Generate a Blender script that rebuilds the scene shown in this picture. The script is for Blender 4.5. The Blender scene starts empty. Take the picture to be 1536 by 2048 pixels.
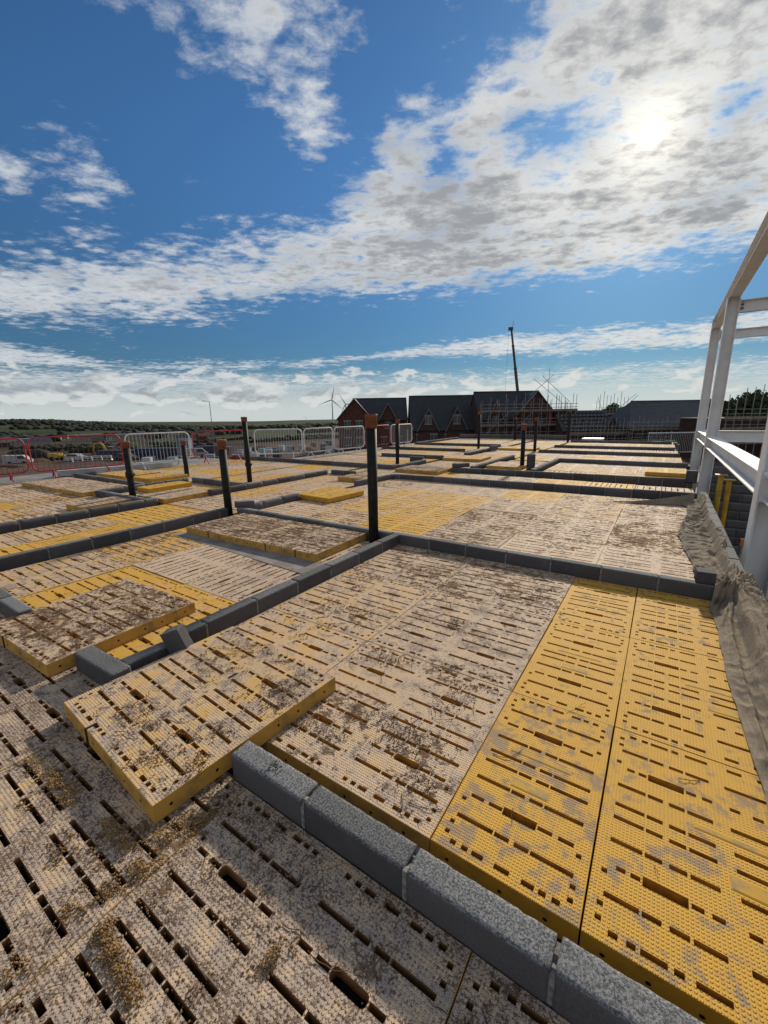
import bpy, math, random
import numpy as np
from mathutils import Vector, Matrix, noise as mnoise

random.seed(7)
rng = np.random.default_rng(7)
scene = bpy.context.scene
COL = scene.collection
rad = math.radians

# ------------------------------------------------------------------ camera
cam_d = bpy.data.cameras.new('camera')
cam = bpy.data.objects.new('camera', cam_d)
COL.objects.link(cam)
right = Vector((0.83350058, 0.55231509, -0.01499393))
up = Vector((-0.11225417, 0.19584984, 0.97418779))
fwd = Vector((-0.54099518, 0.81030295, -0.22524062))
mw = Matrix.Identity(4)
for i, v in enumerate((right, up, -fwd)):
    for j in range(3):
        mw[j][i] = v[j]
mw.translation = (0, 0, 1.534)
cam.matrix_world = mw
cam_d.sensor_fit = 'HORIZONTAL'
cam_d.sensor_width = 36
cam_d.lens = 832.28 / 1536 * 36
cam_d.clip_start = 0.05
cam_d.clip_end = 20000
scene.camera = cam

# ------------------------------------------------------------------ node helper
class V:
    """a socket with arithmetic, for writing shader maths briefly"""
    def __init__(s, t, sock): s.t, s.s = t, sock
    def _m(s, op, *o, clamp=False):
        n = s.t.nodes.new('ShaderNodeMath'); n.operation = op; n.use_clamp = clamp
        for i, a in enumerate((s,) + o):
            if isinstance(a, V): s.t.links.new(a.s, n.inputs[i])
            else: n.inputs[i].default_value = a
        return V(s.t, n.outputs[0])
    def __add__(s, o): return s._m('ADD', o)
    __radd__ = __add__
    def __sub__(s, o): return s._m('SUBTRACT', o)
    def __rsub__(s, o): return (s * -1) + o
    def __mul__(s, o): return s._m('MULTIPLY', o)
    __rmul__ = __mul__
    def __truediv__(s, o): return s._m('DIVIDE', o)
    def pw(s, o): return s._m('POWER', o)
    def mn(s, o): return s._m('MINIMUM', o)
    def mx(s, o): return s._m('MAXIMUM', o)
    def clamp(s): return s._m('ADD', 0.0, clamp=True)
    def abs(s): return s._m('ABSOLUTE')
    def fract(s): return s._m('FRACT')
    def exp(s): return s._m('EXPONENT')
    def smooth(s, a, b, lo=0.0, hi=1.0):
        n = s.t.nodes.new('ShaderNodeMapRange'); n.interpolation_type = 'SMOOTHSTEP'
        s.t.links.new(s.s, n.inputs[0])
        for i, v in zip((1, 2, 3, 4), (a, b, lo, hi)): n.inputs[i].default_value = v
        return V(s.t, n.outputs[0])

def xyz(t, vec):
    n = t.nodes.new('ShaderNodeSeparateXYZ'); t.links.new(vec, n.inputs[0])
    return [V(t, n.outputs[i]) for i in range(3)]
def combine(t, x, y, z=0.0):
    n = t.nodes.new('ShaderNodeCombineXYZ')
    for i, a in enumerate((x, y, z)):
        if isinstance(a, V): t.links.new(a.s, n.inputs[i])
        else: n.inputs[i].default_value = a
    return n.outputs[0]
def noise(t, vec, scale, detail=4, rough=0.5, distort=0.0, lac=2.0):
    n = t.nodes.new('ShaderNodeTexNoise')
    if vec is not None: t.links.new(vec, n.inputs['Vector'])
    n.inputs['Scale'].default_value = scale; n.inputs['Detail'].default_value = detail
    n.inputs['Roughness'].default_value = rough; n.inputs['Distortion'].default_value = distort
    n.inputs['Lacunarity'].default_value = lac
    return V(t, n.outputs[0])
def mixc(t, fac, a, b, mode='MIX'):
    n = t.nodes.new('ShaderNodeMix'); n.data_type = 'RGBA'; n.blend_type = mode
    for sock, v in ((n.inputs[0], fac), (n.inputs[6], a), (n.inputs[7], b)):
        if isinstance(v, V): t.links.new(v.s, sock)
        elif hasattr(v, 'is_output'): t.links.new(v, sock)
        elif isinstance(v, (int, float)): sock.default_value = v
        else: sock.default_value = (*v, 1)
    return n.outputs[2]
def curve(t, v, pts, x0, x1, y0, y1):
    n = t.nodes.new('ShaderNodeFloatCurve')
    c = n.mapping.curves[0]
    P = [((x - x0) / (x1 - x0), (y - y0) / (y1 - y0)) for x, y in pts]
    P = [(0, P[0][1])] + P + [(1, P[-1][1])]
    while len(c.points) < len(P): c.points.new(0.5, 0.5)
    for p, (x, y) in zip(c.points, P): p.location = (x, y); p.handle_type = 'AUTO_CLAMPED'
    n.mapping.update()
    t.links.new(((v - x0) / (x1 - x0)).s, n.inputs['Value'])
    return V(t, n.outputs[0]) * (y1 - y0) + y0

# ------------------------------------------------------------------ world: Nishita sky and broken cloud
SUN_EL, SUN_AZ = 25.7, -4.7          # azimuth from +Y towards +X
world = bpy.data.worlds.new('World'); scene.world = world; world.use_nodes = True
wt = world.node_tree; wt.nodes.clear()
sky = wt.nodes.new('ShaderNodeTexSky'); sky.sky_type = 'NISHITA'; sky.sun_disc = False
sky.sun_elevation = rad(SUN_EL); sky.sun_rotation = rad(SUN_AZ)
sky.air_density = 1.0; sky.dust_density = 0.25; sky.ozone_density = 3.0; sky.altitude = 100
tc = wt.nodes.new('ShaderNodeTexCoord')
dx, dy, dz = xyz(wt, tc.outputs['Generated'])
el = dz._m('ARCSINE') * (180 / math.pi)
az = dx._m('ARCTAN2', dy) * (180 / math.pi)
zc = dz.mx(0.0) + 0.07
px, py = dx / zc, dy / zc
P = combine(wt, px, py, 0.0)
ca, sa = math.cos(rad(30)), math.sin(rad(30))
Pr = combine(wt, (px * ca + py * sa) * 0.9, (py * ca - px * sa) * 1.15, 3.0)
nA = noise(wt, P, 1.5, 4, 0.55, 0.4) - 0.5
nB = noise(wt, Pr, 6.5, 6, 0.60, 0.25) - 0.5
nC = noise(wt, Pr, 2.6, 3, 0.50, 0.3) - 0.5
wv = noise(wt, Pr, 19.0, 5, 0.65, 0.2) - 0.5
vo = wt.nodes.new('ShaderNodeTexVoronoi'); vo.feature = 'SMOOTH_F1'; vo.inputs['Scale'].default_value = 12.0; vo.inputs['Smoothness'].default_value = 0.6
wn = wt.nodes.new('ShaderNodeMix'); wn.data_type = 'VECTOR'; wn.inputs[0].default_value = 0.10
nv = wt.nodes.new('ShaderNodeTexNoise'); nv.inputs['Scale'].default_value = 5.0; nv.inputs['Detail'].default_value = 3; wt.links.new(Pr, nv.inputs['Vector'])
wt.links.new(Pr, wn.inputs[4]); wt.links.new(nv.outputs[1], wn.inputs[5]); wt.links.new(wn.outputs[1], vo.inputs['Vector'])
puff = 0.42 - V(wt, vo.outputs['Distance'])
up_c = curve(wt, az, [(-75, 15.2), (-62, 17.0), (-47, 20.5), (-38, 25.0), (-31, 31), (-20, 35), (-12, 38), (5, 40), (60, 44)], -180, 180, 0, 50)
lo_c = curve(wt, az, [(-75, 9.8), (-61, 11.0), (-50, 13.2), (-38, 13.8), (-25, 14.4), (-8, 14.6), (1, 14.8), (8, 14.6)], -180, 180, 0, 50)
b1 = ((el - lo_c) / 3.0).mn((up_c - el) / 4.5).mn(1.0).mx(-1.0)
u2 = curve(wt, az, [(-75, 7.4), (-64, 6.2), (-56, 6.4), (-38, 7.6), (-25, 9.0), (-8, 9.6), (2, 9.0), (8, 9.6)], -180, 180, 0, 50)
l2 = curve(wt, az, [(-75, 5.4), (-45, 6.2), (-31, 7.2), (-13, 6.8), (8, 6.6)], -180, 180, 0, 50)
b2 = ((el - l2) / 1.0).mn((u2 - el) / 1.2).mn(0.6).mx(-1.0)
b3 = ((5.2 - el) / 2.2).mn(0.30).mx(-1.0)
def patch(a, e, r, k):
    q = ((az - a) * math.cos(rad(e))).pw(2.0) + ((el - e) * 1.15).pw(2.0)
    return (q * (-1.0 / (r * r))).exp() * k
extra = patch(-46, 36.5, 8.5, 1.22) + patch(-65.5, 23.6, 4.2, 1.25) + patch(-41, 29.6, 3.8, 1.15) + patch(-71.5, 21.9, 2.4, 1.1) + patch(-38, 38, 4.5, 0.8) + patch(-58, 38, 4, .8) + patch(-25, 36, 3, 1.0) + patch(-70, 6.6, 9, .55)
hole = patch(-13, 27.6, 3.4, 0.95) + patch(-26, 26.6, 3.2, 0.85) + patch(-18, 28.4, 2.6, .75) + patch(2, 26, 2.0, .75) + patch(-44, 13.9, 4, .35)
sd = Vector((math.sin(rad(SUN_AZ)) * math.cos(rad(SUN_EL)), math.cos(rad(SUN_AZ)) * math.cos(rad(SUN_EL)), math.sin(rad(SUN_EL))))
b4 = el.smooth(38.0, 54.0, -1.0, 0.30)  # unseen cloud overhead, added to raise the ambient fill
back = (dx * sd.x + dy * sd.y + dz * sd.z).smooth(0.15, -0.35, -1.0, 0.25)  # unseen cloud behind the camera, added for the same fill
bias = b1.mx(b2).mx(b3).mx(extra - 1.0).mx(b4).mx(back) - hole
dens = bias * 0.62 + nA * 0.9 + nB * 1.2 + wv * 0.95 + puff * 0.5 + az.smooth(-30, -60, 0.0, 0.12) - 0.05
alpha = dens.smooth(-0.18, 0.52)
thick = (dens * 0.8 + nC * 1.3 + nB * 1.0 + wv * 0.75 + puff * 0.3 + b1 * 0.10 + patch(-24, 20.5, 9, 0.45) + patch(2, 21, 5, 0.4)).smooth(0.15, 1.25)
cosang = (dx * sd.x + dy * sd.y + dz * sd.z).mn(1.0)
ang = cosang._m('ARCCOSINE') * (180 / math.pi)
glow = ((ang.pw(2.0) * (-1 / 6.0)).exp() * 0.30 + (ang.pw(2.0) * (-1 / 22.0)).exp() * 0.10 + (ang.pw(2.0) * (-1 / 260.0)).exp() * 0.03) * (1.25 - thick * 0.8)
wide = (ang.pw(2.0) * (-1 / 900.0)).exp()
anti = cosang.smooth(0.25, -0.6)  # brightens out-of-view cloud opposite the sun, adding fill light
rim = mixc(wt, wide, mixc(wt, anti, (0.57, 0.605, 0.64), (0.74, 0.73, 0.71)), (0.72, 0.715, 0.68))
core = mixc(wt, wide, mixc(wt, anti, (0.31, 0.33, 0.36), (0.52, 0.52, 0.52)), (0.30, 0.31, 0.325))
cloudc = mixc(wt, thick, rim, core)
glowc = mixc(wt, 1.0, (1.0, 0.90, 0.70), combine(wt, glow, glow, glow), 'MULTIPLY')
cloud = mixc(wt, 1.0, cloudc, glowc, 'ADD')
# low cumulus standing in the horizon haze
cd = combine(wt, dx * 9.0, dy * 9.0, dz * 24.0)
cn = noise(wt, cd, 1.5, 6, 0.56, 0.2)
cn2 = noise(wt, combine(wt, dx * 9.0, dy * 9.0, dz * 24.0 - 0.35), 1.5, 4, 0.56, 0.2)
cum = (cn + (el - 2.9).abs() * -0.075 + (az + 62).abs().smooth(14, 60, 0.045, -0.03)).smooth(0.42, 0.50)
cumc = mixc(wt, (cn - cn2 + 0.02).smooth(-0.10, 0.12), (0.28, 0.31, 0.35), (0.62, 0.64, 0.64))
cumw = mixc(wt, wide, cumc, (0.70, 0.69, 0.64))
skys = mixc(wt, 1.0, sky.outputs[0], (0.035, 0.060, 0.078), 'MULTIPLY')
haze_f = el.smooth(6.5, 0.5, 0.0, 0.85)
lowk = el.smooth(2.0, 30.0, 0.52, 1.0)
skys = mixc(wt, 1.0, skys, combine(wt, lowk, lowk, lowk), 'MULTIPLY')
skyh = mixc(wt, haze_f, skys, (0.58, 0.62, 0.62))
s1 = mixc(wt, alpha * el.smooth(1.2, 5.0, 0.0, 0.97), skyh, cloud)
s2 = mixc(wt, cum * el.smooth(-0.5, 0.8) * 0.8, s1, cumw)
bg = wt.nodes.new('ShaderNodeBackground'); bg.inputs[1].default_value = 1.0
wt.links.new(s2, bg.inputs[0])
wo = wt.nodes.new('ShaderNodeOutputWorld'); wt.links.new(bg.outputs[0], wo.inputs[0])
world.cycles.sampling_method = 'NONE'

sun_d = bpy.data.lights.new('sun', 'SUN'); sun_d.energy = 4.2; sun_d.angle = rad(3.0); sun_d.color = (1.0, 0.90, 0.74)
sun = bpy.data.objects.new('sun', sun_d); COL.objects.link(sun)
sun.rotation_euler = (-sd).to_track_quat('-Z', 'Y').to_euler()

scene.view_settings.view_transform = 'Standard'; scene.view_settings.look = 'None'
scene.view_settings.exposure = 0.15; scene.view_settings.gamma = 1.0
scene.view_settings.use_curve_mapping = False
scene.cycles.use_denoising = True
scene.cycles.max_bounces = 4; scene.cycles.diffuse_bounces = 3; scene.cycles.glossy_bounces = 2
scene.cycles.sample_clamp_indirect = 4.0

# ------------------------------------------------------------------ materials
def new_mat(name):
    m = bpy.data.materials.new(name); m.use_nodes = True
    t = m.node_tree; b = t.nodes['Principled BSDF']
    return m, t, b
def objco(t): return t.nodes.new('ShaderNodeTexCoord').outputs['Object']
def worldpos(t): return t.nodes.new('ShaderNodeNewGeometry').outputs['Position']
def bump(t, b, h, strength=0.3, dist=0.002, prev=None):
    n = t.nodes.new('ShaderNodeBump'); n.inputs['Strength'].default_value = strength; n.inputs['Distance'].default_value = dist
    t.links.new(h.s, n.inputs['Height'])
    if prev is not None: t.links.new(prev, n.inputs['Normal'])
    t.links.new(n.outputs[0], b.inputs['Normal'])
    return n.outputs[0]
def setc(t, b, c):
    if hasattr(c, 'is_output'): t.links.new(c, b.inputs['Base Color'])
    else: b.inputs['Base Color'].default_value = (*c, 1)
def simple(name, c1, c2=None, scale=5.0, rough=0.7, metal=0.0, bumpd=0.0, bscale=None, spec=0.4, lo=0.35, hi=0.65):
    m, t, b = new_mat(name)
    b.inputs['Roughness'].default_value = rough; b.inputs['Metallic'].default_value = metal
    b.inputs['Specular IOR Level'].default_value = spec
    co = objco(t)
    if c2 is None: c2 = tuple(x * 0.75 for x in c1)
    n = noise(t, co, scale, 5, 0.6)
    setc(t, b, mixc(t, n.smooth(lo, hi), c1, c2))
    if bumpd: bump(t, b, noise(t, co, bscale or scale * 6, 5, 0.6), 0.6, bumpd)
    return m

def make_panel_mat():
    """moulded plastic deck: studs in rows, yellow where new, bleached and dirty where old (object colour: r bleach, g dirt, b mud)"""
    m, t, b = new_mat('studded_plastic')
    oi = t.nodes.new('ShaderNodeObjectInfo')
    fade, dirt, mud = xyz(t, oi.outputs['Color'])
    rnd = V(t, oi.outputs['Random'])
    co = objco(t); x, y, z = xyz(t, co)
    sh = combine(t, x + rnd * 37.0, y + rnd * 91.0, z)
    pit = 0.0125
    cxx = (x / pit).fract() - 0.5; cyy = (y / pit).fract() - 0.5
    r2 = (cxx * cxx + cyy * cyy)._m('SQRT')
    stud = r2.smooth(0.36, 0.17)
    n1 = noise(t, sh, 5.5, 6, 0.62); n2 = noise(t, sh, 17, 6, 0.65); n3 = noise(t, sh, 60, 4, 0.6); n4 = noise(t, sh, 2.6, 5, 0.6)
    yellow = mixc(t, n2.smooth(0.3, 0.75), (0.67, 0.375, 0.062), (0.60, 0.355, 0.08))
    bleached = mixc(t, n2.smooth(0.35, 0.65), (0.69, 0.505, 0.325), (0.60, 0.465, 0.365))
    fm = (n1 * 1.7 - 0.85 + n4 * 0.6 - 0.3 + fade * 1.35 - 0.30).smooth(0.0, 0.75)
    c = mixc(t, fm, yellow, bleached)
    # grey film of dirt lying between the studs
    film = (n1 * 0.8 + n2 * 0.8 - 0.985 + dirt * 0.37).smooth(0.0, 0.13)
    spk = noise(t, sh, 130, 3, 0.6)
    c = mixc(t, (fm * (spk * 1.8 - 0.86 + dirt * 0.42)).clamp() * 0.7, c, (0.24, 0.19, 0.155))
    c = mixc(t, film * (stud * -0.35 + 0.72) * (1.0 - fm * 0.45), c, (0.235, 0.205, 0.20))
    crust = ((spk * 0.6 + n3 * 0.5 - 0.71 + (n1 - 0.5) * 0.45 + dirt * 0.20).smooth(0.0, 0.06)) * fm
    c = mixc(t, crust * 0.75, c, (0.12, 0.075, 0.048))
    # brown mud and dead moss
    mm = (n4 * 0.8 + n2 * 1.0 + n3 * 0.45 - 1.42 + mud * 0.36).smooth(0.0, 0.12)
    c = mixc(t, mm * 0.92, c, mixc(t, n3.smooth(0.3, 0.7), (0.085, 0.048, 0.028), (0.205, 0.12, 0.064)))
    setc(t, b, c)
    b.inputs['Roughness'].default_value = 0.55
    t.links.new((mm * 0.2 + film * 0.1 + 0.70).s, b.inputs['Roughness'])
    b.inputs['Specular IOR Level'].default_value = 0.13
    h = stud * (1.0 - mm) + mm * (n3 * 2.2)
    bump(t, b, h, 1.0, 0.0042)
    return m
def make_side_mat():
    m, t, b = new_mat('plain_plastic_edge')
    oi = t.nodes.new('ShaderNodeObjectInfo')
    fade, dirt, mud = xyz(t, oi.outputs['Color'])
    co = objco(t); x, y, z = xyz(t, co)
    n1 = noise(t, co, 9, 5, 0.6); n2 = noise(t, combine(t, x * 40, y * 40, z * 5), 1.0, 4, 0.6)
    c = mixc(t, fade * 0.75, (0.56, 0.30, 0.025), (0.47, 0.28, 0.10))
    c = mixc(t, (n1 * 1.2 - 0.75 + dirt * 0.35).smooth(0, 0.3) * 0.65, c, (0.20, 0.135, 0.06))
    c = mixc(t, (n2 - 0.86 + dirt * 0.26).smooth(0, 0.08) * 0.8, c, (0.035, 0.025, 0.015))
    setc(t, b, c); b.inputs['Roughness'].default_value = 0.7; b.inputs['Specular IOR Level'].default_value = 0.2
    return m
def make_block_mat():
    m, t, b = new_mat('concrete_block')
    oi = t.nodes.new('ShaderNodeObjectInfo'); rnd = V(t, oi.outputs['Random'])
    co = objco(t); x, y, z = xyz(t, co)
    sh = combine(t, x + rnd * 13.0, y + rnd * 7.0, z + rnd * 3.0)
    n1 = noise(t, sh, 150, 3, 0.7); n2 = noise(t, sh, 420, 2, 0.6); n3 = noise(t, sh, 6, 5, 0.6)
    vo = t.nodes.new('ShaderNodeTexVoronoi'); vo.inputs['Scale'].default_value = 190; t.links.new(sh, vo.inputs['Vector'])
    v = V(t, vo.outputs['Distance'])
    c = mixc(t, n1.smooth(0.36, 0.64), (0.05, 0.052, 0.058), (0.20, 0.205, 0.21))
    c = mixc(t, n2.smooth(0.62, 0.72) * 0.6, c, (0.42, 0.42, 0.41))
    c = mixc(t, n3.smooth(0.42, 0.70) * 0.5, c, (0.105, 0.105, 0.115))
    c = mixc(t, 1.0, c, combine(t, rnd * 0.35 + 0.8, rnd * 0.35 + 0.8, rnd * 0.35 + 0.8), 'MULTIPLY')
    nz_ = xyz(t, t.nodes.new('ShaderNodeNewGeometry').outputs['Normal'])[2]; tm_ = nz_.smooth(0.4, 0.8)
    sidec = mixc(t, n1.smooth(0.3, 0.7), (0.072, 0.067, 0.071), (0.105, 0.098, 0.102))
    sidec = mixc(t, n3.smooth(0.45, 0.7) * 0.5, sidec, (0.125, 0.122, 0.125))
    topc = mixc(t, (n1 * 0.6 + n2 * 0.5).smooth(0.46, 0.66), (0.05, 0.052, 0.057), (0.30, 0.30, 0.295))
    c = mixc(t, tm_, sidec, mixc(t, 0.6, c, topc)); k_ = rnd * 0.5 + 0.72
    c = mixc(t, 1.0, c, combine(t, k_, k_, k_), 'MULTIPLY')
    setc(t, b, c); b.inputs['Roughness'].default_value = 0.92; b.inputs['Specular IOR Level'].default_value = 0.2
    bump(t, b, (n1 + v * 0.8) * (tm_ * 0.8 + 0.2), 0.5, 0.0014)
    return m
def make_plate_mat():
    m, t, b = new_mat('plain_plastic_plate'); co = objco(t); n = noise(t, co, 14, 6, 0.65)
    setc(t, b, mixc(t, n.smooth(0.40, 0.62), (0.55, 0.32, 0.05), (0.33, 0.25, 0.13)))
    b.inputs['Roughness'].default_value = 0.75; b.inputs['Specular IOR Level'].default_value = 0.15
    bump(t, b, noise(t, co, 90, 4, 0.6), 0.3, 0.002); return m
M_plate = make_plate_mat()
def make_slot_mat():
    m, t, b = new_mat('slot_wall_plastic'); oi = t.nodes.new('ShaderNodeObjectInfo'); fade, dirt, mud = xyz(t, oi.outputs['Color'])
    n = noise(t, objco(t), 20, 4, 0.6)
    c = mixc(t, dirt.smooth(0.55, 0.70), (0.46, 0.22, 0.022), (0.24, 0.13, 0.06))
    setc(t, b, mixc(t, n.smooth(0.4, 0.7) * 0.6, c, (0.12, 0.07, 0.035))); b.inputs['Roughness'].default_value = 0.7; b.inputs['Specular IOR Level'].default_value = 0.2
    return m
M_slot = make_slot_mat()
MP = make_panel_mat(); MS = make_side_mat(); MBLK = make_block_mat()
M_dark = simple('painted_hole_shade', (0.012, 0.011, 0.010), rough=0.95, spec=0.1)  # near-black paint standing for the shade inside slots and edge holes
M_mortar = simple('mortar', (0.26, 0.25, 0.235), (0.14, 0.135, 0.13), 40, 0.95, bumpd=0.002, bscale=160, spec=0.15)
M_slab = simple('concrete_slab', (0.22, 0.21, 0.20), (0.13, 0.125, 0.12), 1.5, 0.95, bumpd=0.004, bscale=40)
M_under = simple('shade_black_timber', (0.014, 0.011, 0.008), (0.008, 0.006, 0.005), 3, 0.95)  # joists and slab coloured near-black to stand for the shade under the deck
M_pipe = simple('black_plastic_pipe', (0.009, 0.009, 0.009), (0.020, 0.018, 0.016), 14, 0.62, spec=0.2, bumpd=0.001)
M_cap = simple('terracotta_cap', (0.25, 0.085, 0.038), (0.15, 0.06, 0.032), 16, 0.7)
def make_steel():
    m, t, b = new_mat('white_steel_paint'); co = objco(t); x, y, z = xyz(t, co)
    n = noise(t, co, 3, 6, 0.65); st = noise(t, combine(t, x * 30, y * 30, z * 1.2), 1.0, 4, 0.6); sc = noise(t, co, 40, 3, 0.7)
    c = mixc(t, n.smooth(0.35, 0.7), (0.70, 0.70, 0.70), (0.62, 0.62, 0.62))
    c = mixc(t, st.smooth(0.6, 0.8) * 0.3, c, (0.46, 0.44, 0.41)); pass
    setc(t, b, c); b.inputs['Roughness'].default_value = 0.5; return m
M_white = make_steel()
M_bolt = simple('steel_bolt', (0.10, 0.09, 0.085), (0.16, 0.08, 0.05), 30, 0.6)
M_rail_w = simple('white_barrier', (0.66, 0.66, 0.65), (0.52, 0.52, 0.52), 6, 0.5)
M_galv = simple('galvanised_bar', (0.42, 0.43, 0.44), (0.30, 0.31, 0.32), 20, 0.5)
M_rail_r = simple('red_barrier', (0.46, 0.025, 0.035), (0.34, 0.02, 0.03), 6, 0.5)
M_barr_r = simple('red_bar', (0.16, 0.02, 0.024), (0.11, 0.02, 0.02), 20, 0.55)
M_strap = simple('black_strap', (0.012, 0.012, 0.013), rough=0.6)
M_brick = simple('red_brick', (0.10, 0.034, 0.026), (0.06, 0.025, 0.02), 2.0, 0.9)
M_brick2 = simple('brown_brick', (0.08, 0.036, 0.028), (0.05, 0.027, 0.022), 2.0, 0.9)
M_upvc = simple('white_upvc', (0.22, 0.22, 0.23), rough=0.5)
M_glass = simple('window_pane', (0.05, 0.06, 0.075), rough=0.12, spec=0.6)
M_lintel = simple('stone_lintel', (0.26, 0.235, 0.21), rough=0.8)
M_verge = simple('verge_board', (0.20, 0.205, 0.215), rough=0.6)
M_tube = simple('scaffold_tube', (0.34, 0.33, 0.32), (0.20, 0.19, 0.18), 3, 0.55, metal=0.2)
M_board = simple('scaffold_board', (0.24, 0.19, 0.135), (0.15, 0.12, 0.085), 3, 0.9)
M_crane = simple('crane_paint', (0.06, 0.065, 0.07), (0.04, 0.04, 0.045), 1, 0.5)
M_turb = simple('turbine_white', (0.42, 0.44, 0.47), (0.36, 0.38, 0.41), 0.05, 0.6)
M_lamp = simple('lamp_post_grey', (0.17, 0.175, 0.18), rough=0.6)
M_yellowp = simple('yellow_steel', (0.50, 0.30, 0.012), (0.36, 0.21, 0.012), 8, 0.5)
M_timber = simple('sawn_timber', (0.30, 0.20, 0.10), (0.20, 0.13, 0.07), 6, 0.85)
M_plywood = simple('weathered_sheet', (0.25, 0.235, 0.21), (0.17, 0.15, 0.13), 4, 0.9)
M_digger = simple('digger_yellow', (0.48, 0.30, 0.03), (0.36, 0.22, 0.03), 2, 0.5)
M_tyre = simple('rubber', (0.02, 0.02, 0.02), rough=0.9)
M_navy = simple('navy_steel', (0.018, 0.026, 0.065), (0.014, 0.02, 0.045), 1, 0.5)
M_blue = simple('pale_blue_steel', (0.13, 0.20, 0.30), rough=0.5)
M_silver = simple('silver_paint', (0.36, 0.38, 0.40), rough=0.3, metal=0.4)
M_whitev = simple('white_car_paint', (0.40, 0.40, 0.40), rough=0.3)
M_greyv = simple('grey_car_paint', (0.06, 0.065, 0.07), rough=0.3)
M_wrapb = simple('blue_wrap', (0.10, 0.25, 0.32), (0.3, 0.35, 0.36), 3, 0.4)
M_wrapw = simple('white_wrap', (0.5, 0.5, 0.49), (0.3, 0.3, 0.3), 3, 0.4)
M_wrapr = simple('brick_pack', (0.22, 0.10, 0.07), (0.13, 0.07, 0.05), 4, 0.9)
M_orange = simple('orange_plastic', (0.62, 0.20, 0.03), rough=0.5)
M_redsheet = simple('red_sheeting', (0.30, 0.03, 0.035), (0.22, 0.025, 0.03), 2, 0.6)
M_bark = simple('bark', (0.06, 0.045, 0.03), rough=0.95)
M_leaf = simple('leaf_green', (0.035, 0.055, 0.02), (0.06, 0.085, 0.03), 0.8, 0.8)
M_wood = simple('woodland_canopy', (0.009, 0.014, 0.008), (0.018, 0.024, 0.013), 0.02, 0.95)
def make_roof_mat(name, c1, c2, sc):
    m, t, b = new_mat(name); co = objco(t); x, y, z = xyz(t, co)
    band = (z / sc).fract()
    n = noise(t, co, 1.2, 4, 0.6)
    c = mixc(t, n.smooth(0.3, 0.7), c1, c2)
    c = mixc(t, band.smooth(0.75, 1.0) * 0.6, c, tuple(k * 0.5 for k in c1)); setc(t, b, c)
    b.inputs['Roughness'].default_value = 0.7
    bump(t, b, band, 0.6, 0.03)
    return m
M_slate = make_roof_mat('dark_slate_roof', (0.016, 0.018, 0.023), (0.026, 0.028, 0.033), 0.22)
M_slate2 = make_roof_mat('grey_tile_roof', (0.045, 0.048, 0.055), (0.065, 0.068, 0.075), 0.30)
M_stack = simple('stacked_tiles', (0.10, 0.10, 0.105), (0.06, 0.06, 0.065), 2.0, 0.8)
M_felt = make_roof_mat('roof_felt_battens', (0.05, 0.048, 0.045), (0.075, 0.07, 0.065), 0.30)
def make_hessian():
    m, t, b = new_mat('hessian'); co = objco(t); x, y, z = xyz(t, co)
    w1 = ((x * 620)._m('SINE') * 0.5 + 0.5); w2 = ((y * 520)._m('SINE') * 0.5 + 0.5)
    n = noise(t, co, 4, 5, 0.6); nf = noise(t, combine(t, x * 30, y * 220, z * 60), 1.0, 3, 0.6); nf2 = noise(t, combine(t, x * 220, y * 30, z * 60), 1.0, 3, 0.6)
    c = mixc(t, n.smooth(0.3, 0.7), (0.225, 0.185, 0.135), (0.145, 0.122, 0.095))
    c = mixc(t, (nf + nf2 - 0.72).smooth(0.0, 0.5) * 0.6, c, (0.36, 0.30, 0.23)); setc(t, b, c)
    b.inputs['Roughness'].default_value = 1.0; b.inputs['Specular IOR Level'].default_value = 0.05
    bump(t, b, w1 + w2 + nf * 0.6 + nf2 * 0.6, 0.35, 0.0008)
    return m
M_hess = make_hessian()
M_moss = simple('dead_moss', (0.24, 0.145, 0.08), (0.12, 0.075, 0.044), 25, 0.95, spec=0.1)
M_gold = simple('dry_golden_moss', (0.33, 0.20, 0.08), (0.17, 0.105, 0.05), 22, 0.95, spec=0.1)
M_twig = simple('dry_twig', (0.15, 0.10, 0.068), (0.08, 0.056, 0.04), 20, 0.95, spec=0.1)

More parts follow.
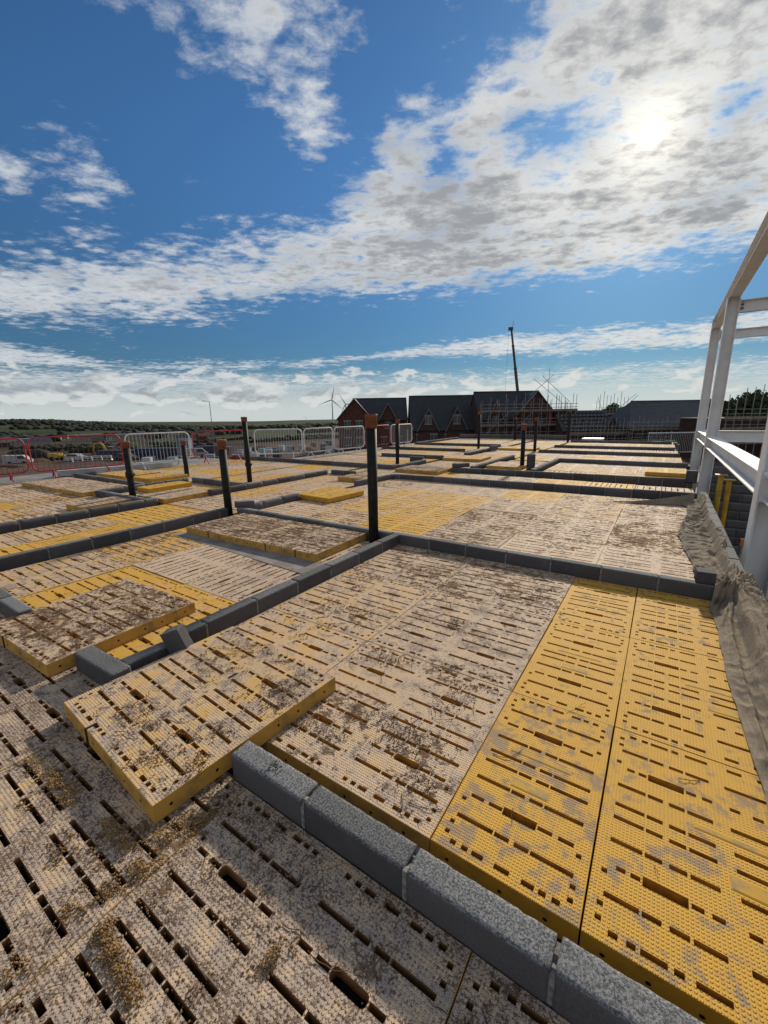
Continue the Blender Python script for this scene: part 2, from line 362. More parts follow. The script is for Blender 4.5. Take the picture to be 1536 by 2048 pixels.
# ------------------------------------------------------------------ mesh helpers
class MB:
    def __init__(s): s.v, s.f, s.m = [], [], []
    def face(s, pts, mat=0):
        i = len(s.v); s.v += [tuple(p) for p in pts]; s.f.append(list(range(i, i + len(pts)))); s.m.append(mat)
    def box(s, x0, x1, y0, y1, z0, z1, mat=0):
        i = len(s.v)
        s.v += [(x, y, z) for z in (z0, z1) for y in (y0, y1) for x in (x0, x1)]
        for f in ((0, 2, 3, 1), (4, 5, 7, 6), (0, 1, 5, 4), (2, 6, 7, 3), (0, 4, 6, 2), (1, 3, 7, 5)):
            s.f.append([i + k for k in f]); s.m.append(mat)
        return s
    def tube(s, pts, r, n=8, mat=0, cap=True):
        pts = [Vector(p) for p in pts]; rs = r if isinstance(r, (list, tuple)) else [r] * len(pts)
        base = len(s.v); up0 = None
        for k, p in enumerate(pts):
            d = (pts[min(k + 1, len(pts) - 1)] - pts[max(k - 1, 0)]).normalized()
            a = Vector((0, 0, 1)) if abs(d.z) < 0.9 else Vector((1, 0, 0))
            if up0 is not None: a = up0
            u = (a - d * a.dot(d)).normalized(); w = d.cross(u); up0 = u
            for j in range(n):
                t = 2 * math.pi * j / n
                s.v.append(tuple(p + (u * math.cos(t) + w * math.sin(t)) * rs[k]))
        for k in range(len(pts) - 1):
            for j in range(n):
                a = base + k * n + j; b = base + k * n + (j + 1) % n
                s.f.append([a, b, b + n, a + n]); s.m.append(mat)
        if cap:
            s.f.append([base + j for j in range(n)][::-1]); s.m.append(mat)
            e = base + (len(pts) - 1) * n
            s.f.append([e + j for j in range(n)]); s.m.append(mat)
        return s
    def prism(s, poly, y0, y1, mat=0):
        """polygon in x,z extruded along y"""
        n = len(poly); i = len(s.v)
        s.v += [(x, y0, z) for x, z in poly] + [(x, y1, z) for x, z in poly]
        s.f.append([i + k for k in range(n)]); s.m.append(mat)
        s.f.append([i + n + k for k in range(n)][::-1]); s.m.append(mat)
        for k in range(n):
            a, b = i + k, i + (k + 1) % n
            s.f.append([b, a, a + n, b + n]); s.m.append(mat)
        return s
    def mesh(s, name, mats, smooth=False):
        me = bpy.data.meshes.new(name); me.from_pydata(s.v, [], s.f)
        for m in (mats if isinstance(mats, (list, tuple)) else [mats]): me.materials.append(m)
        me.polygons.foreach_set('material_index', s.m)
        if smooth: me.polygons.foreach_set('use_smooth', [True] * len(s.f))
        me.update(); return me
    def build(s, name, mats, parent=None, smooth=False, **kw):
        return link(name, s.mesh(name, mats, smooth), parent, **kw)

def link(name, me, parent=None, loc=(0, 0, 0), rot=(0, 0, 0), scale=(1, 1, 1)):
    o = bpy.data.objects.new(name, me); COL.objects.link(o)
    o.location = loc; o.rotation_euler = rot; o.scale = scale
    if parent is not None: o.parent = parent
    return o
def tag(o, label=None, cat=None, group=None, kind=None):
    if label: o['label'] = label
    if cat: o['category'] = cat
    if group: o['group'] = group
    if kind: o['kind'] = kind
    return o
def thing(name, label, cat, loc=(0, 0, 0), rz=0.0, group=None):
    o = bpy.data.objects.new(name, None); COL.objects.link(o); o.empty_display_size = 0.2
    o.location = loc; o.rotation_euler = (0, 0, rz)
    return tag(o, label, cat, group)
def copy_tree(o, parent=None):
    c = o.copy(); COL.objects.link(c); c.parent = parent
    for ch in list(o.children): copy_tree(ch, c)
    return c
def sstep(a, b, x):
    t = min(1, max(0, (x - a) / (b - a))); return t * t * (3 - 2 * t)

# ------------------------------------------------------------------ terrain
E2 = Vector((-0.5553, 0.8317)); E1 = Vector((0.8317, 0.5553))
def SF(s, f): return (E1.x * s + E2.x * f, E1.y * s + E2.y * f)
RID = [(-180, -20), (-100, -5), (-76, 2), (-72, -1), (-68, -11), (-63, -27), (-56, -38), (-49, -45), (-44, -40), (-36, -38), (0, -30), (60, -20), (180, -20)]
def ridge(a):
    for (a0, z0), (a1, z1) in zip(RID, RID[1:]):
        if a0 <= a <= a1: return z0 + (z1 - z0) * sstep(a0, a1, a)
    return -20
VR, VZ = [0, 95, 115, 150, 200, 300, 500, 750, 1000], [0, 0, -.4, -2.6, -5.6, -10.5, -16.5, -20, -21.3]
def terrain(x, y):
    r = math.hypot(x, y); a = math.degrees(math.atan2(x, y))
    left = sstep(-35, -58, a) * sstep(-150, -110, a) if a < 0 else 0
    z = -4.1 - 2.6 * sstep(45, 105, r) * left
    z += np.interp(r, VR, VZ)
    z += (ridge(a) + 28) * sstep(950, 2000, r)
    z += mnoise.noise((x / 240, y / 240, 0)) * 6 * sstep(220, 700, r) * (1 - 0.6 * sstep(1500, 2000, r))
    z += mnoise.noise((x / 9, y / 9, 4)) * 0.35 * sstep(30, 60, r)
    return z
m, t, b = new_mat('terrain'); co = worldpos(t); gx, gy, gz = xyz(t, co)
rr = (gx * gx + gy * gy)._m('SQRT')
n1 = noise(t, co, 0.25, 6, 0.65); n2 = noise(t, co, 0.012, 5, 0.55); n3 = noise(t, co, 2.0, 4, 0.6)
mudc = mixc(t, n1.smooth(0.35, 0.65), (0.105, 0.064, 0.048), (0.06, 0.042, 0.034))
grass = mixc(t, n2.smooth(0.4, 0.6), (0.026, 0.025, 0.016), (0.06, 0.043, 0.030))
wood = mixc(t, n2.smooth(0.35, 0.6), (0.022, 0.032, 0.016), (0.05, 0.06, 0.026))
c = mixc(t, (rr + (n2 - 0.5) * 90).smooth(120, 165), mudc, grass)
c = mixc(t, (rr + (n2 - 0.5) * 500).smooth(420, 700), c, wood)
setc(t, b, c); b.inputs['Roughness'].default_value = 1.0; b.inputs['Specular IOR Level'].default_value = 0.1
bump(t, b, n1 + n3 * 0.3, 0.6, 0.15); M_terr = m
mb = MB(); rs = [0.01, 8, 16, 24, 32] + [40 * 1.07 ** k for k in range(75)]
rs = [r for r in rs if r < 7000]; na = 180
for r in rs:
    for k in range(na):
        a = 2 * math.pi * k / na; x, y = r * math.sin(a), r * math.cos(a)
        mb.v.append((x, y, terrain(x, y)))
for i in range(len(rs) - 1):
    for k in range(na):
        a, b2_ = i * na + k, i * na + (k + 1) % na
        mb.f.append([a, a + na, b2_ + na, b2_]); mb.m.append(0)
tag(mb.build('ground', M_terr, smooth=True), kind='structure')

def ico_rough(seed, sub=1):
    import bmesh
    bm = bmesh.new(); bmesh.ops.create_icosphere(bm, subdivisions=sub, radius=1.0)
    R = random.Random(seed)
    for v in bm.verts: v.co *= 0.8 + 0.4 * R.random()
    vs = [tuple(v.co) for v in bm.verts]; fs = [[v.index for v in f.verts] for f in bm.faces]; bm.free()
    return np.array(vs), np.array(fs)
ICO = [ico_rough(i) for i in range(4)]; ICO2 = [ico_rough(i + 9, 2) for i in range(3)]
def scatter_mesh(name, pts, radii, mat, shapes, kind='stuff', flat=None):
    """many little lumps as one mesh"""
    VS, FS, off = [], [], 0
    for p, r in zip(pts, radii):
        v, f = shapes[rng.integers(len(shapes))]
        a = rng.random() * 6.283; ca_, sa_ = math.cos(a), math.sin(a)
        w = v * np.asarray(r)
        q = np.stack([w[:, 0] * ca_ - w[:, 1] * sa_, w[:, 0] * sa_ + w[:, 1] * ca_, w[:, 2]], 1) + np.asarray(p)
        VS.append(q); FS.append(f + off); off += len(v)
    me = bpy.data.meshes.new(name); VS = np.concatenate(VS); FS = np.concatenate(FS)
    me.vertices.add(len(VS)); me.vertices.foreach_set('co', VS.ravel().astype(np.float32))
    me.loops.add(FS.size); me.loops.foreach_set('vertex_index', FS.ravel().astype(np.int32))
    me.polygons.add(len(FS)); me.polygons.foreach_set('loop_start', np.arange(len(FS), dtype=np.int32) * 3)
    me.update(calc_edges=True); me.validate()
    me.materials.append(mat)
    return me
# woods on the far slopes
pts, rd = [], []
R = random.Random(3)
for _ in range(5200):
    a = R.uniform(-80, -28); r = R.choice([R.uniform(1650, 2150), R.uniform(700, 1700)])
    x, y = r * math.sin(rad(a)), r * math.cos(rad(a))
    if r < 1600 and mnoise.noise((x / 130, y / 130, 7)) < 0.05: continue
    h = R.uniform(4, 7.5); pts.append((x, y, terrain(x, y) + h * 0.5)); rd.append((h * R.uniform(1.0, 1.6), h * R.uniform(1.0, 1.6), h))
tag(link('woodland', scatter_mesh('woodland', pts, rd, M_wood, ICO)), 'dark green woods covering the distant hillside', 'woods', kind='stuff')
# hedges and scrub between the fields
pts, rd = [], []
for line in range(11):
    a0 = R.uniform(-78, -40); r0 = R.uniform(170, 620); da = R.uniform(-14, 14); dr = R.uniform(-60, 60)
    for k in range(70):
        q = k / 69; a = a0 + da * q; r = r0 + dr * q
        if R.random() < 0.15: continue
        x, y = r * math.sin(rad(a)), r * math.cos(rad(a)); h = R.uniform(0.9, 2.6)
        pts.append((x, y, terrain(x, y) + h * 0.6)); rd.append((h * 1.1, h * 1.1, h))
tag(link('hedges', scatter_mesh('hedges', pts, rd, M_wood, ICO)), 'dark hedges and scrub lining the fields beyond the site', 'hedges', kind='stuff')

# ------------------------------------------------------------------ building shell
mb = MB(); mb.box(-15.6, 0.76, -2.4, 26.4, -4.3, -3.9); mb.box(-15.6, -15.3, -2.4, 10.2, -4.2, -0.12); mb.box(-15.3, 0.70, -2.4, -2.1, -4.2, -0.12); mb.box(-11.9, -11.6, 10.2, 26.4, -4.2, -0.12); mb.box(-15.3, -11.9, 9.9, 10.2, -4.2, -0.12); mb.box(-11.6, 0.70, 26.1, 26.4, -4.2, -0.12)
tag(mb.build('storey_below', M_slab), kind='structure')
mb = MB(); mb.box(-15.6, -13.50, -2.4, 10.15, -0.11, -0.02); mb.box(-13.50, -11.25, 10.42, 11.2, -0.11, -0.021); mb.box(-11.95, -11.22, 11.2, 26.4, -0.11, -0.02); mb.box(-11.2, 0.6, 26.02, 26.4, -0.11, -0.02)
tag(mb.build('perimeter_slab', M_slab), kind='structure')

# ------------------------------------------------------------------ deck panels
T = 0.085
HALF = [(.043, .184), (.190, .244), (.262, .314), (.320, .462)]
HH = [(.058, .111), (.131, .184), (.188, .314), (.319, .371), (.392, .445)]
E0 = [(.063, .085), (.106, .130), (.145, .187), (.226, .279), (.319, .361), (.374, .398), (.416, .441)]
def rows_units(n, w=0.505):
    def rep(lst): return [(a + k * w, b_ + k * w) for k in range(n) for a, b_ in lst]
    sq = [(.030, .048), (n * w - .048, n * w - .030)]
    return rep, sq
def panel_rows(kind):
    if kind == 'R':
        W = 1.01
        full = [(.045, .144), (.151, .203), (.223, .274), (.282, .362), (.413, .597), (.648, .728), (.736, .787), (.807, .859), (.866, .965)]
        hand = [(.072, .100), (.114, .143), (.149, .274), (.281, .314), (.333, .366), (.420, .452), (.489, .521), (.558, .590), (.644, .677), (.696, .729), (.736, .861), (.867, .896), (.910, .938)]
        e0 = [(.069, .095), (.117, .141), (.152, .219), (.233, .258), (.283, .363), (.430, .480), (.530, .580), (.647, .727), (.752, .777), (.791, .858), (.869, .893), (.915, .941)]
        sq = [(.030, .048), (W - .048, W - .030)]; hw = .125
    else:
        n = 1 if kind == 'H' else 2
        rep, sq = rows_units(n); W = n * 0.505
        full, hand, e0 = rep(HALF), rep(HH), rep(E0)
    L = 1.01; th = .0185
    rows = [(.040, th, e0), (.068, .017, sq), (.115, .017, sq), (.152, th, full), (.231, .017, sq), (.262, .037, hand), (.366, th, full), (.472, th, full)]
    rows += [(L - v, tk, s_) for v, tk, s_ in rows[::-1]]
    return W, L, rows
def panel_mesh(name, kind, wmax=None, rounded=True, seed=0):
    W, L, rows = panel_rows(kind)
    R_ = random.Random(seed)
    if wmax:
        rows = [(v, tk, [(a, b_) for a, b_ in s_ if b_ < wmax - .02]) for v, tk, s_ in rows]; W = wmax
    mb = MB(); g = .0018; x0, x1, y0, y1 = g, W - g, g, L - g; c = .0016
    X0, X1, Y0, Y1 = x0 + c, x1 - c, y0 + c, y1 - c
    def quad(a, b_, lo, hi):
        if b_ - a > 1e-5 and hi - lo > 1e-5: mb.face([(a, lo, 0), (b_, lo, 0), (b_, hi, 0), (a, hi, 0)], 0)
    cur = Y0
    for v, tk, sl in rows:
        lo, hi = v - tk / 2, v + tk / 2
        quad(X0, X1, cur, lo); cur = hi; xx = X0
        for a, b_ in sl:
            lo2, hi2 = lo, hi
            quad(xx, a, lo, hi); xx = b_
            if tk > .03 and (b_ - a) < .1:            # short slots beside a hand-hold stay narrow
                mid = v; lo2, hi2 = mid - .0092, mid + .0092
                quad(a, b_, lo, lo2); quad(a, b_, hi2, hi)
            if tk > .03 and (b_ - a) > .1 and rounded:
                k = .012; q = [(a + k, lo2), (b_ - k, lo2), (b_ - k * .3, lo2 + k * .3), (b_, lo2 + k), (b_, hi2 - k), (b_ - k * .3, hi2 - k * .3), (b_ - k, hi2), (a + k, hi2), (a + k * .3, hi2 - k * .3), (a, hi2 - k), (a, lo2 + k), (a + k * .3, lo2 + k * .3)]
                for cx_, cy_, ids in ((b_, lo2, (1, 2, 3)), (b_, hi2, (4, 5, 6)), (a, hi2, (7, 8, 9)), (a, lo2, (10, 11, 0))):
                    mb.face([(cx_, cy_, 0)] + [(*q[i], 0) for i in ids][::-1], 0)
            else:
                q = [(a, lo2), (b_, lo2), (b_, hi2), (a, hi2)]
            dp = -.042 if tk > .03 and (b_ - a) > .1 else -.062
            for i in range(len(q)):
                p, r_ = q[i], q[(i + 1) % len(q)]
                mb.face([(*p, 0), (*r_, 0), (*r_, dp), (*p, dp)], 4)
            mb.face([(*p, dp) for p in q], 2)  # dark cap paints the shade at the slot bottom
        quad(xx, X1, lo, hi)
    quad(X0, X1, cur, Y1)
    o = [(x0, y0), (x1, y0), (x1, y1), (x0, y1)]; n_ = [(X0, Y0), (X1, Y0), (X1, Y1), (X0, Y1)]
    for i in range(4):
        j = (i + 1) % 4
        mb.face([(*o[i], -c), (*o[j], -c), (*n_[j], 0), (*n_[i], 0)], 1)
        mb.face([(*o[i], -T), (*o[j], -T), (*o[j], -c), (*o[i], -c)], 1)
    # drainage holes in the edges, drawn as flat discs with their shade painted dark
    for k in range(3 if W < .6 else 6):
        for yy, s_ in ((y0 - .0006, 1), (y1 + .0006, -1)):
            cx = W * (k + .5) / (3 if W < .6 else 6) + R_.uniform(-.03, .03); r_ = .0075
            pts_ = [(cx + r_ * math.cos(a_ * math.pi / 4) * s_, yy, -.045 + r_ * math.sin(a_ * math.pi / 4)) for a_ in range(8)]
            mb.face(pts_, 2)
        for xx, s_ in ((x0 - .0006, -1), (x1 + .0006, 1)):
            cy = L * (k + .5) / (3 if W < .6 else 6) + R_.uniform(-.03, .03); r_ = .0075
            mb.face([(xx, cy + r_ * math.cos(a_ * math.pi / 4) * s_, -.045 + r_ * math.sin(a_ * math.pi / 4)) for a_ in range(8)], 2)
    # moulded plates without studs
    if kind in ('H', 'R') and (wmax is None or wmax > .6):
        for (a, b_, lo, hi) in ([(.176, .327, .393, .444), (.122, .381, .580, .604)] if kind == 'H' else [(.39, .56, .39, .445), (.30, .58, .58, .604)]):
            if b_ > W: continue
            mb.box(a, b_, lo, hi, -.002, .0012, 1); mb.box(a + .004, b_ - .004, lo + .004, hi - .004, 0.0, .0022, 3)
    return mb.mesh(name, [MP, MS, M_dark, M_plate, M_slot])
PM = {'W': panel_mesh('deck_panel', 'W', seed=1), 'W2': panel_mesh('deck_panel', 'W', rounded=False, seed=2), 'H': panel_mesh('deck_panel', 'H', rounded=False, seed=3),
      'R': panel_mesh('deck_panel', 'R', rounded=False, seed=4), 'RC': panel_mesh('deck_panel', 'R', wmax=.655, rounded=False, seed=5), 'RL': panel_mesh('deck_panel', 'R', wmax=.91, seed=6)}
n_panels = 0
def put_panel(kind, x, y, w=None, l=None, turn=False, fade=.8, dirt=.6, mud=.5, parent=None, z=0.0, rz=0.0, tilt=(0, 0), name='deck_panel'):
    """lower-left corner at x,y; w,l are the sizes along x and y it has to fill"""
    global n_panels; n_panels += 1
    bw = {'H': .505, 'RC': .655, 'RL': .91}.get(kind, 1.01)
    w = w or bw; l = l or 1.01
    o = bpy.data.objects.new(name, PM[kind]); COL.objects.link(o)
    if turn:   # slots along y
        o.rotation_euler = (tilt[0], tilt[1], rz + math.pi / 2); o.scale = (l / bw, w / 1.01, 1); o.location = (x + w, y, z)
    else:
        o.rotation_euler = (tilt[0], tilt[1], rz); o.scale = (w / bw, l / 1.01, 1); o.location = (x, y, z)
    o.color = (fade, dirt, mud, 1)
    if parent is not None: o.parent = parent
    return o
def floor_room(x0, x1, y0, y1):
    mb = MB(); mb.box(x0, x1, y0, y1, -.36, -.30)
    for k in range(int((x1 - x0) / .6) + 1): mb.box(x0 + .04 + k * .6, min(x0 + .09 + k * .6, x1), y0, y1, -.30, -T - .004)
    return tag(mb.build('floor', M_under), kind='structure')
RP = random.Random(21)
def fill(x0, x1, y0, y1, yellow=.12, mud=(.3, .8), turn=0.1, cols=None, rows=None, spec=None):
    fl = floor_room(x0, x1, y0, y1)
    nx = cols or max(1, round((x1 - x0) / 1.01)); ny = rows or max(1, round((y1 - y0) / 1.01))
    w, l = (x1 - x0) / nx, (y1 - y0) / ny
    for i in range(nx):
        for j in range(ny):
            s_ = (spec or {}).get((i, j), {})
            yel = s_.get('y', RP.random() < yellow); k = 'W2' if RP.random() < .5 else 'W'
            put_panel(k, x0 + i * w, y0 + j * l, w, l, s_.get('t', RP.random() < turn), fade=s_.get('f', RP.uniform(.0, .3) if yel else RP.uniform(.48, .88)),
                      dirt=RP.uniform(.1, .4) if yel else RP.uniform(.35, .62), mud=s_.get('m', RP.uniform(.1, .4) if yel else RP.uniform(*mud)), parent=fl, z=RP.uniform(-.006, .002), rz=RP.uniform(-.004, .004), tilt=(RP.uniform(-.003, .003), RP.uniform(-.003, .003)))
    return fl
# near deck, where the photographer stands
fl = floor_room(-5.40, 0.62, -1.14, .882)
for j, y in enumerate((-.128, -1.14)):
    for x, w in ((-5.361, 1.012), (-4.349, 1.012), (-3.337, 1.012), (-2.325, 1.013), (-1.312, 1.011), (-.301, .915)):
        put_panel('W' if w > 1 else 'RL', x, y, w, 1.01, fade=RP.uniform(.78, .88), dirt=RP.uniform(.80, .88), mud=.56 if x > -1.4 else .66, parent=fl, z=RP.uniform(-.002, .001))
# first room: two bleached columns and two yellow ones
fl = floor_room(-2.55, .62, 1.10, 4.15)
for j in range(3):
    y = 1.106 + j * 1.0125
    put_panel('W', -2.556, y, .985, 1.0125, fade=(.62, .66, .8)[j], dirt=(.45, .5, .62)[j], mud=(.42, .6, .74)[j], parent=fl)
    put_panel('W', -1.571, y, 1.013, 1.0125, fade=(.75, .8, .85)[j], dirt=(.55, .62, .62)[j], mud=(.66, .55, .8)[j], parent=fl)
    put_panel('H', -.557, y, .511, 1.0125, fade=(.10, .05, .12)[j], dirt=(.58, .25, .36)[j], mud=.10, parent=fl, rz=(.002, -.003, .002)[j], z=-.002 * j)
    put_panel('RC', -.044, y, .662, 1.0125, fade=(.05, .06, .1)[j], dirt=(.46, .36, .42)[j], mud=.10, parent=fl)
# room to the left of the middle wall
fill(-5.63, -2.675, 1.02, 4.06, spec={(0, 0): dict(y=False, f=.6, m=.55), (1, 0): dict(y=True, f=.25, m=.3), (2, 0): dict(y=True, f=.3, m=.25, t=False), (0, 1): dict(y=False, f=.45, m=.75, t=False), (1, 1): dict(y=False, f=.92, m=.35, t=True),
     (2, 1): dict(y=False, f=.9, m=.4, t=True), (0, 2): dict(y=True, f=.2, m=.3), (1, 2): dict(y=False, f=.8, m=.5), (2, 2): dict(y=False, f=.8, m=.5)})
fill(-7.585, -5.85, .60, 4.05, yellow=.25, cols=2, spec={(1, 2): dict(y=True, f=.3, m=.3)})
fill(-13.45, -7.80, .20, 3.72, mud=(.45, .85))
fill(-13.45, -9.80, 3.74, 4.72, mud=(.4, .8)); fill(-9.575, -7.80, 3.88, 5.84, spec={(1, 1): dict(y=True, f=.35, m=.4)})
fill(-7.66, -5.78, 4.09, 8.62, cols=2, yellow=.15, spec={(0, 1): dict(y=True, f=.4, m=.4)})
fill(-13.45, -9.80, 4.88, 10.26, yellow=.3, mud=(.3, .6)); fill(-9.70, -7.65, 6.00, 10.26, yellow=.35, mud=(.3, .6))
fill(-5.64, .60, 4.275, 8.72, turn=0.0, spec={(0, 0): dict(y=False, f=.7, m=.45), (1, 0): dict(y=False, f=.6, m=.8), (2, 0): dict(y=True, f=.2, m=.25), (0, 1): dict(y=False, f=.7), (1, 1): dict(y=True, f=.4, m=.4), (2, 1): dict(y=True, f=.35, m=.4), (1, 2): dict(y=True, f=.45, m=.45), (2, 2): dict(y=True, f=.4, m=.35), (1, 3): dict(y=False, f=.8, m=.4), (3, 3): dict(y=True, f=.3, m=.3),
     (3, 0): dict(y=False, f=.85, m=.75), (3, 1): dict(y=False, f=.85, m=.85), (4, 0): dict(y=False, f=.9, m=.6), (4, 1): dict(y=False, f=.8, m=.66), (5, 1): dict(y=False, f=.75, m=1.0), (5, 0): dict(y=False, f=.85, m=.2), (5, 2): dict(y=False, f=.9, m=.8), (4, 2): dict(y=False, f=.6, m=.5)})
fill(-7.45, -5.80, 8.80, 10.26, yellow=.3); fill(-6.33, .60, 9.16, 10.44, rows=1, yellow=.25, mud=(.3, .6))
fill(-6.33, -4.53, 11.05, 14.95, cols=2); fill(-4.24, -2.88, 11.05, 14.2, cols=1); fill(-2.66, .60, 11.1, 14.2, mud=(.2, .5), spec={(1, 0): dict(y=True, f=.4), (2, 0): dict(y=True, f=.3)})
fill(-11.2, -6.6, 10.45, 13.5, yellow=.3, mud=(.2, .5)); fill(-11.2, -6.5, 13.7, 16.62, yellow=.35, mud=(.2, .5)); fill(-11.2, -6.4, 16.85, 19.8, yellow=.3, mud=(.2, .5)); fill(-11.2, -6.4, 20.0, 25.6, yellow=.25, mud=(.2, .5))
fill(-6.10, -4.3, 15.0, 25.6, yellow=.5, cols=2, mud=(.2, .5)); fill(-4.2, .55, 14.42, 17.45, yellow=.2, mud=(.1, .4)); fill(-4.2, .5, 17.65, 20.3, yellow=.2, mud=(.1, .4)); fill(-4.2, .45, 20.5, 24.3, yellow=.2, mud=(.1, .4)); fill(-4.2, .4, 24.5, 25.6, mud=(.1, .4))

# loose panels lying on the deck
def loose(cx, cy, w, l, rz, label, fade, dirt, mud, kind='W', turn=False, z=T + .004, strap=()):
    root = thing('loose_deck_panel', label, 'deck panel', (cx, cy, z - T), rz, 'loose deck panels')
    o = put_panel(kind, -w / 2, -l / 2, w, l, turn, fade, dirt, mud, root, T, name='panel_body')
    for (sx, sy, ax) in strap:
        mb = MB()
        if ax == 'y': mb.box(sx - .006, sx + .006, sy - .003, sy + .05, T + .001, T + .004); mb.box(sx - .006, sx + .006, sy - .004, sy - .0005, 0.004, T + .004)
        else: mb.box(sx - .004, sx + .05, sy - .006, sy + .006, T + .001, T + .004); mb.box(sx - .005, sx - .0012, sy - .006, sy + .006, .004, T + .004)
        mb.build('strap', M_strap, root)
    return root
loose(-1.945, 1.115, 1.01, 1.01, rad(-3.8), 'big bleached deck panel straddling the gap in the near block wall', .60, .60, .5, strap=[(-.18, -.505, 'y'), (.02, .14, 'y')])
loose(-3.50, 1.215, 1.01, 1.01, rad(2.2), 'dirty deck panel beside the short loose block at the left', .74, .6, .92, strap=[(-.17, -.505, 'y')])
loose(-4.76, 3.585, 1.17, .97, rad(1.2), 'left of two mossy deck panels laid side by side against the cross wall', .82, .65, .95, strap=[(-.1, -.485, 'y')])
loose(-3.585, 3.61, 1.17, .97, rad(1.2), 'right of two mossy deck panels laid side by side, nearest the tall black pipe', .82, .65, .95, strap=[(-.2, -.485, 'y'), (.28, -.485, 'y')])
loose(-5.36, 6.12, .93, .98, rad(-4), 'clean yellow deck panel lying in the passage left of the tall pipe', .12, .25, .15)
loose(-9.30, 5.02, .50, 1.01, rad(1), 'bright yellow narrow deck panel between two pipes at the left', .0, .05, .0, kind='H')
loose(.13, 12.62, .86, 1.0, rad(0), 'yellow deck panel beside the white columns', .25, .15, .1)
loose(-12.45, 3.98, 1.0, 1.0, rad(2), 'bleached loose panel nearest the red barriers, first of a row', .8, .6, .7)
loose(-11.40, 4.02, 1.0, 1.0, rad(-1), 'bleached loose panel in the middle of the row by the red barriers', .8, .6, .6)
loose(-10.33, 4.06, 1.0, 1.0, rad(1), 'bleached loose panel at the right of the row by the red barriers', .75, .6, .7)
loose(-8.46, 3.36, .62, .9, rad(2), 'small bleached panel propped beside the left block wall', .75, .6, .6)
loose(-8.05, 4.52, .92, 1.0, rad(2), 'bleached panel behind the leftmost pipe', .7, .6, .5)
loose(-12.4, 5.72, 1.4, 1.0, rad(2), 'yellowed panel far left in front of the white barrier', .4, .5, .5)
loose(-10.98, 5.82, 1.0, 1.0, rad(1), 'yellowed panel beside the capped pipe near the white barrier', .3, .4, .3)
loose(-5.52, 10.35, 1.36, 1.0, rad(1), 'dirty brown panel across the passage by the low wall end', .8, .7, 1.0)
loose(-5.66, 13.75, 1.35, 1.15, rad(2), 'yellowed panel beyond the brown panel in the far passage', .45, .45, .5)
loose(-3.72, 12.25, .98, 1.2, rad(1), 'bleached panel lying behind the pipe in the narrow far room', .6, .5, .5)
loose(-5.25, 18.6, 1.5, 1.1, 0, 'long yellow panel in the far middle of the deck', .2, .3, .2)
loose(-6.2, 8.15, .8, .6, 0, 'small mossy panel at the far end of the left passage', .7, .6, .9)

# ------------------------------------------------------------------ concrete block walls
def chipped_block(seed, L=.44, W=.10, H=.215, nx=28, ny=7, nz=13, amp=.0035):
    """a block with worn arrises"""
    mb = MB(); idx = {}
    def vert(i, j, k):
        key = (i, j, k)
        if key in idx: return idx[key]
        p = Vector((i / nx - .5, j / ny - .5, k / nz - .5)); q = Vector((p.x * L, p.y * W, p.z * H))
        d = sorted([(.5 - abs(p.x)) * L, (.5 - abs(p.y)) * W, (.5 - abs(p.z)) * H])
        edge = max(0.0, 1 - d[1] / .016)
        n_ = mnoise.fractal(q * 55 + Vector((seed * 7, 0, seed)), 1.0, 2.0, 3)
        chip = max(0, mnoise.noise(q * 28 + Vector((seed * 3, 5, 0))) - .05)
        q -= Vector((math.copysign(1, p.x) * (abs(p.x) > .49), math.copysign(1, p.y) * (abs(p.y) > .49), math.copysign(1, p.z) * (abs(p.z) > .49))) * (edge * (.0020 + chip * .004) + n_ * amp * .12)
        idx[key] = len(mb.v); mb.v.append(tuple(q)); return idx[key]
    for i in range(nx):
        for j in range(ny):
            for k, fl_ in ((0, 1), (nz, 0)):
                f = [vert(i, j, k), vert(i + 1, j, k), vert(i + 1, j + 1, k), vert(i, j + 1, k)]; mb.f.append(f[::-1] if fl_ else f); mb.m.append(0)
    for i in range(nx):
        for k in range(nz):
            for j, fl_ in ((0, 0), (ny, 1)):
                f = [vert(i, j, k), vert(i + 1, j, k), vert(i + 1, j, k + 1), vert(i, j, k + 1)]; mb.f.append(f[::-1] if fl_ else f); mb.m.append(0)
    for j in range(ny):
        for k in range(nz):
            for i, fl_ in ((0, 1), (nx, 0)):
                f = [vert(i, j, k), vert(i, j + 1, k), vert(i, j + 1, k + 1), vert(i, j, k + 1)]; mb.f.append(f[::-1] if fl_ else f); mb.m.append(0)
    return mb.mesh('block', MBLK, smooth=True)
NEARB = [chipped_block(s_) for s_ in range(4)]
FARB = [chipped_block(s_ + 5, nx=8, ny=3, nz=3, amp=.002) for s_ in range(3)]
def joint_mesh(seed):
    R_ = random.Random(seed); mb = MB(); n = 6; top = [.1075 - .004 + R_.uniform(-.03, .006) for _ in range(n + 1)]
    for i in range(n):
        y0, y1 = -.047 + .094 * i / n, -.047 + .094 * (i + 1) / n
        o_ = R_.uniform(-.0015, .0015)
        mb.face([(-.008, y0, top[i]), (.008, y0, top[i] + o_), (.008, y1, top[i + 1] + o_), (-.008, y1, top[i + 1])])
    for s_, yy, tt in ((-1, -.047, top[0]), (1, .047, top[-1])): mb.face([(-.008 * -s_, yy, -.1075), (.008 * -s_, yy, -.1075), (.008 * -s_, yy, tt), (-.008 * -s_, yy, tt)])
    return mb.mesh('mortar_joint', M_mortar)
JM = [joint_mesh(s_) for s_ in range(4)]
RB = random.Random(5)
